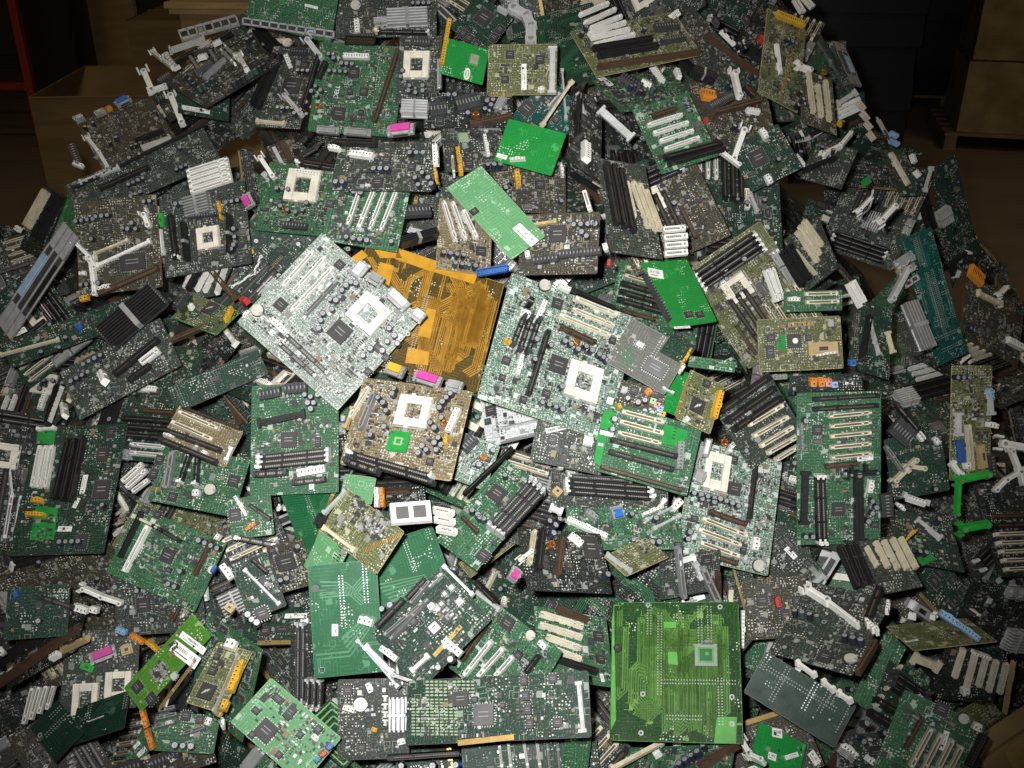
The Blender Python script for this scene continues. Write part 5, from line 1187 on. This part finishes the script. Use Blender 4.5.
# right: a pallet of stained boxes
pc = at(945, 133, .13)                  # front corner of its deck
RZ = math.radians(-14)
ca, sa = math.cos(RZ), math.sin(RZ)
def onp(u, v): return pc[0] + ca * u - sa * v, pc[1] + sa * u + ca * v
x, y = onp(.90, .55); pallet('low wooden pallet under the stained boxes', x, y, 0, RZ, 1.8, 1.15)
for u, v, z, lx, ly, h, lab in ((.45, .45, .131, .72, .8, .55, 'stained brown box on the pallet, lower front'), (1.2, .45, .131, .74, .8, .60, 'stained brown box on the pallet beyond the lower front box'),
                                (.46, .46, .69, .70, .78, .55, 'stained brown box on top of the lower front box'), (1.2, .45, .74, .72, .78, .5, 'stained brown box topmost at the far end of the pallet')):
    x, y = onp(u, v); carton('cardboard_box', lab, 'box', x, y, z, lx, ly, h, RZ, 'mudbox', group='boxes on the pallet')
# right: pallet loads in dark stretch wrap
def wrapped(label, x, y, lx, ly, h, rz):
    root = new_root('wrapped_load', label, 'wrapped pallet'); root.location = (x, y, 0); root.rotation_euler = (0, 0, rz)
    b = MB(); r = random.Random(int(x * 100))
    n = 9
    for k in range(n):
        q = 1 + r.uniform(-.02, .02); b.box(r.uniform(-.01, .01), 0, .13 + k * (h - .13) / n, lx * q, ly * q, (h - .13) / n * 1.02, 'wrapnavy', .012)
    link('stretch_wrap', b.mesh('wrap'), root, (0, 0, 0))
    b = MB()
    for k in range(5): b.box(0, (k - 2) * ly / 5, .10, lx, ly / 6, .025, 'palletwood')
    for k in (-1, 0, 1): b.box(k * lx * .45, 0, 0, .09, ly, .10, 'palletwood')
    link('pallet_base', b.mesh('pallet'), root, (0, 0, 0))
p_ = at(775, 175, 0); wrapped('dark blue wrapped pallet load behind the right shoulder of the heap', p_[0] + .42, p_[1] + .3, .84, 1.2, 2.0, math.radians(-6))
p_ = at(905, 120, 0); wrapped('blackish wrapped pallet load between the blue load and the stained boxes', p_[0] + .15, p_[1] + 1.0, 1.0, 1.0, 2.1, math.radians(-8))
# left: cartons
p_ = at(20, 97, .95); carton('cardboard_box', 'large open brown carton left of the heap', 'box', p_[0] + .37, p_[1] + .50, 0, .72, .95, .95, math.radians(4), 'cardboarddark', True, ajar=2.7)
p_ = at(108, 24, 1.15); carton('cardboard_box', 'tall dark carton behind the left shoulder of the heap', 'box', p_[0] + .62, p_[1] + .75, 0, 1.2, 1.1, 1.15, math.radians(3), 'cardboarddark', False)
p_ = at(163, 9, 1.36); carton('cardboard_box', 'carton with pale wooden board on top at the upper edge', 'box', p_[0] + .79, p_[1] + .55, 0, 1.4, 1.05, 1.36, math.radians(-3), 'cardboard', False)
lid = new_root('wooden_board', 'pale wooden board lying on the carton at the upper edge', 'board'); lid.location = (p_[0] + .78, p_[1] + .55, 1.362); lid.rotation_euler = (0, 0, math.radians(-3))
link('board_sheet', MB().box(0, 0, 0, 1.5, 1.15, .03, 'woodpale', .002).mesh('sheet'), lid, (0, 0, 0))
link('batten', MB().box(0, -.555, -.03, 1.46, .02, .03, 'woodpale').mesh('batten'), lid, (0, 0, 0))
# left: a dark cabinet and a red steel frame
cab = new_root('cabinet', 'tall black cabinet behind the open carton', 'cabinet'); cab.location = (-3.86, 9.0, 0); cab.rotation_euler = (0, 0, math.radians(4))
link('cabinet_body', MB().box(0, 0, .08, .38, .5, 2.3, 'black', .002).box(0, 0, 0, .34, .46, .08, 'charcoal').mesh('body'), cab, (0, 0, 0))
dr = link('cabinet_door', MB().box(0, -.26, .12, .36, .02, 2.2, 'black', .002).mesh('door'), cab, (0, 0, 0)); link('handle', MB().box(.14, -.285, 1.1, .02, .03, .16, 'charcoal').mesh('handle'), dr, (0, 0, 0))
fr = new_root('steel_frame', 'red steel rack frame at the far left', 'rack'); fr.location = (-4.17, 8.2, 0)
for k in (-1, 1): link('upright', MB().box(0, 0, 0, .06, .06, 2.6, 'redsteel').box(0, 0, 0, .12, .12, .01, 'redsteel').mesh('upright'), fr, (k * .34, 0, 0))
for z in (.45, 1.22, 1.9): link('crossbar', MB().box(0, 0, z, .62, .04, .06, 'redsteel').box(0, -.025, z + .01, .56, .01, .04, 'redsteel').mesh('crossbar'), fr, (0, 0, 0))
ply = new_root('plywood_sheet', 'reddish brown plywood sheet standing beside the black cabinet', 'board'); ply.location = (-3.75, 9.75, 0); ply.rotation_euler = (math.radians(-3), 0, 0)
link('panel_sheet', MB().box(0, 0, 0, .6, .02, 2.3, 'cardboard', .001).mesh('panel'), ply, (0, 0, 0)); link('edge_strip', MB().box(.29, -.012, 0, .03, .01, 2.3, 'palletwood').mesh('strip'), ply, (0, 0, 0))
# lower right corner: a sheet of cardboard against the heap
# ------------------------------------------------------------------ light: the camera's flash and a few dim hall lamps
sd = bpy.data.lights.new('flash', 'SPOT'); so = bpy.data.objects.new('flash', sd); COL.objects.link(so)
sd.energy = FLASH; sd.spot_size = math.radians(SPOT); sd.spot_blend = 1.0; sd.shadow_soft_size = .018; sd.color = (1.0, .985, .96)
so.location = CAM + UP * .05 - RT * .05 + FW * .02
aim = ray(500, 372); so.rotation_euler = Vector(aim).to_track_quat('-Z', 'Y').to_euler()
for x, y in ((-3.4, 4.6), (4.6, 5.6), (-2.6, 2.0), (2.8, 2.4)):
    ld = bpy.data.lights.new('hall_lamp', 'AREA'); lo = bpy.data.objects.new('hall_lamp', ld); COL.objects.link(lo)
    ld.shape = 'RECTANGLE'; ld.size = 1.3; ld.size_y = .3; ld.energy = HALL; ld.color = (1.0, .80, .52); lo.location = (x, y, 4.6)
w = bpy.data.worlds.new('world'); sc.world = w; w.use_nodes = True; w.node_tree.nodes['Background'].inputs[0].default_value = (.9, .8, .65, 1); w.node_tree.nodes['Background'].inputs[1].default_value = AMB
sc.view_settings.view_transform = 'Standard'; sc.view_settings.look = 'None'; sc.view_settings.gamma = 1.0; sc.view_settings.use_curve_mapping = False; sc.view_settings.exposure = 0.0
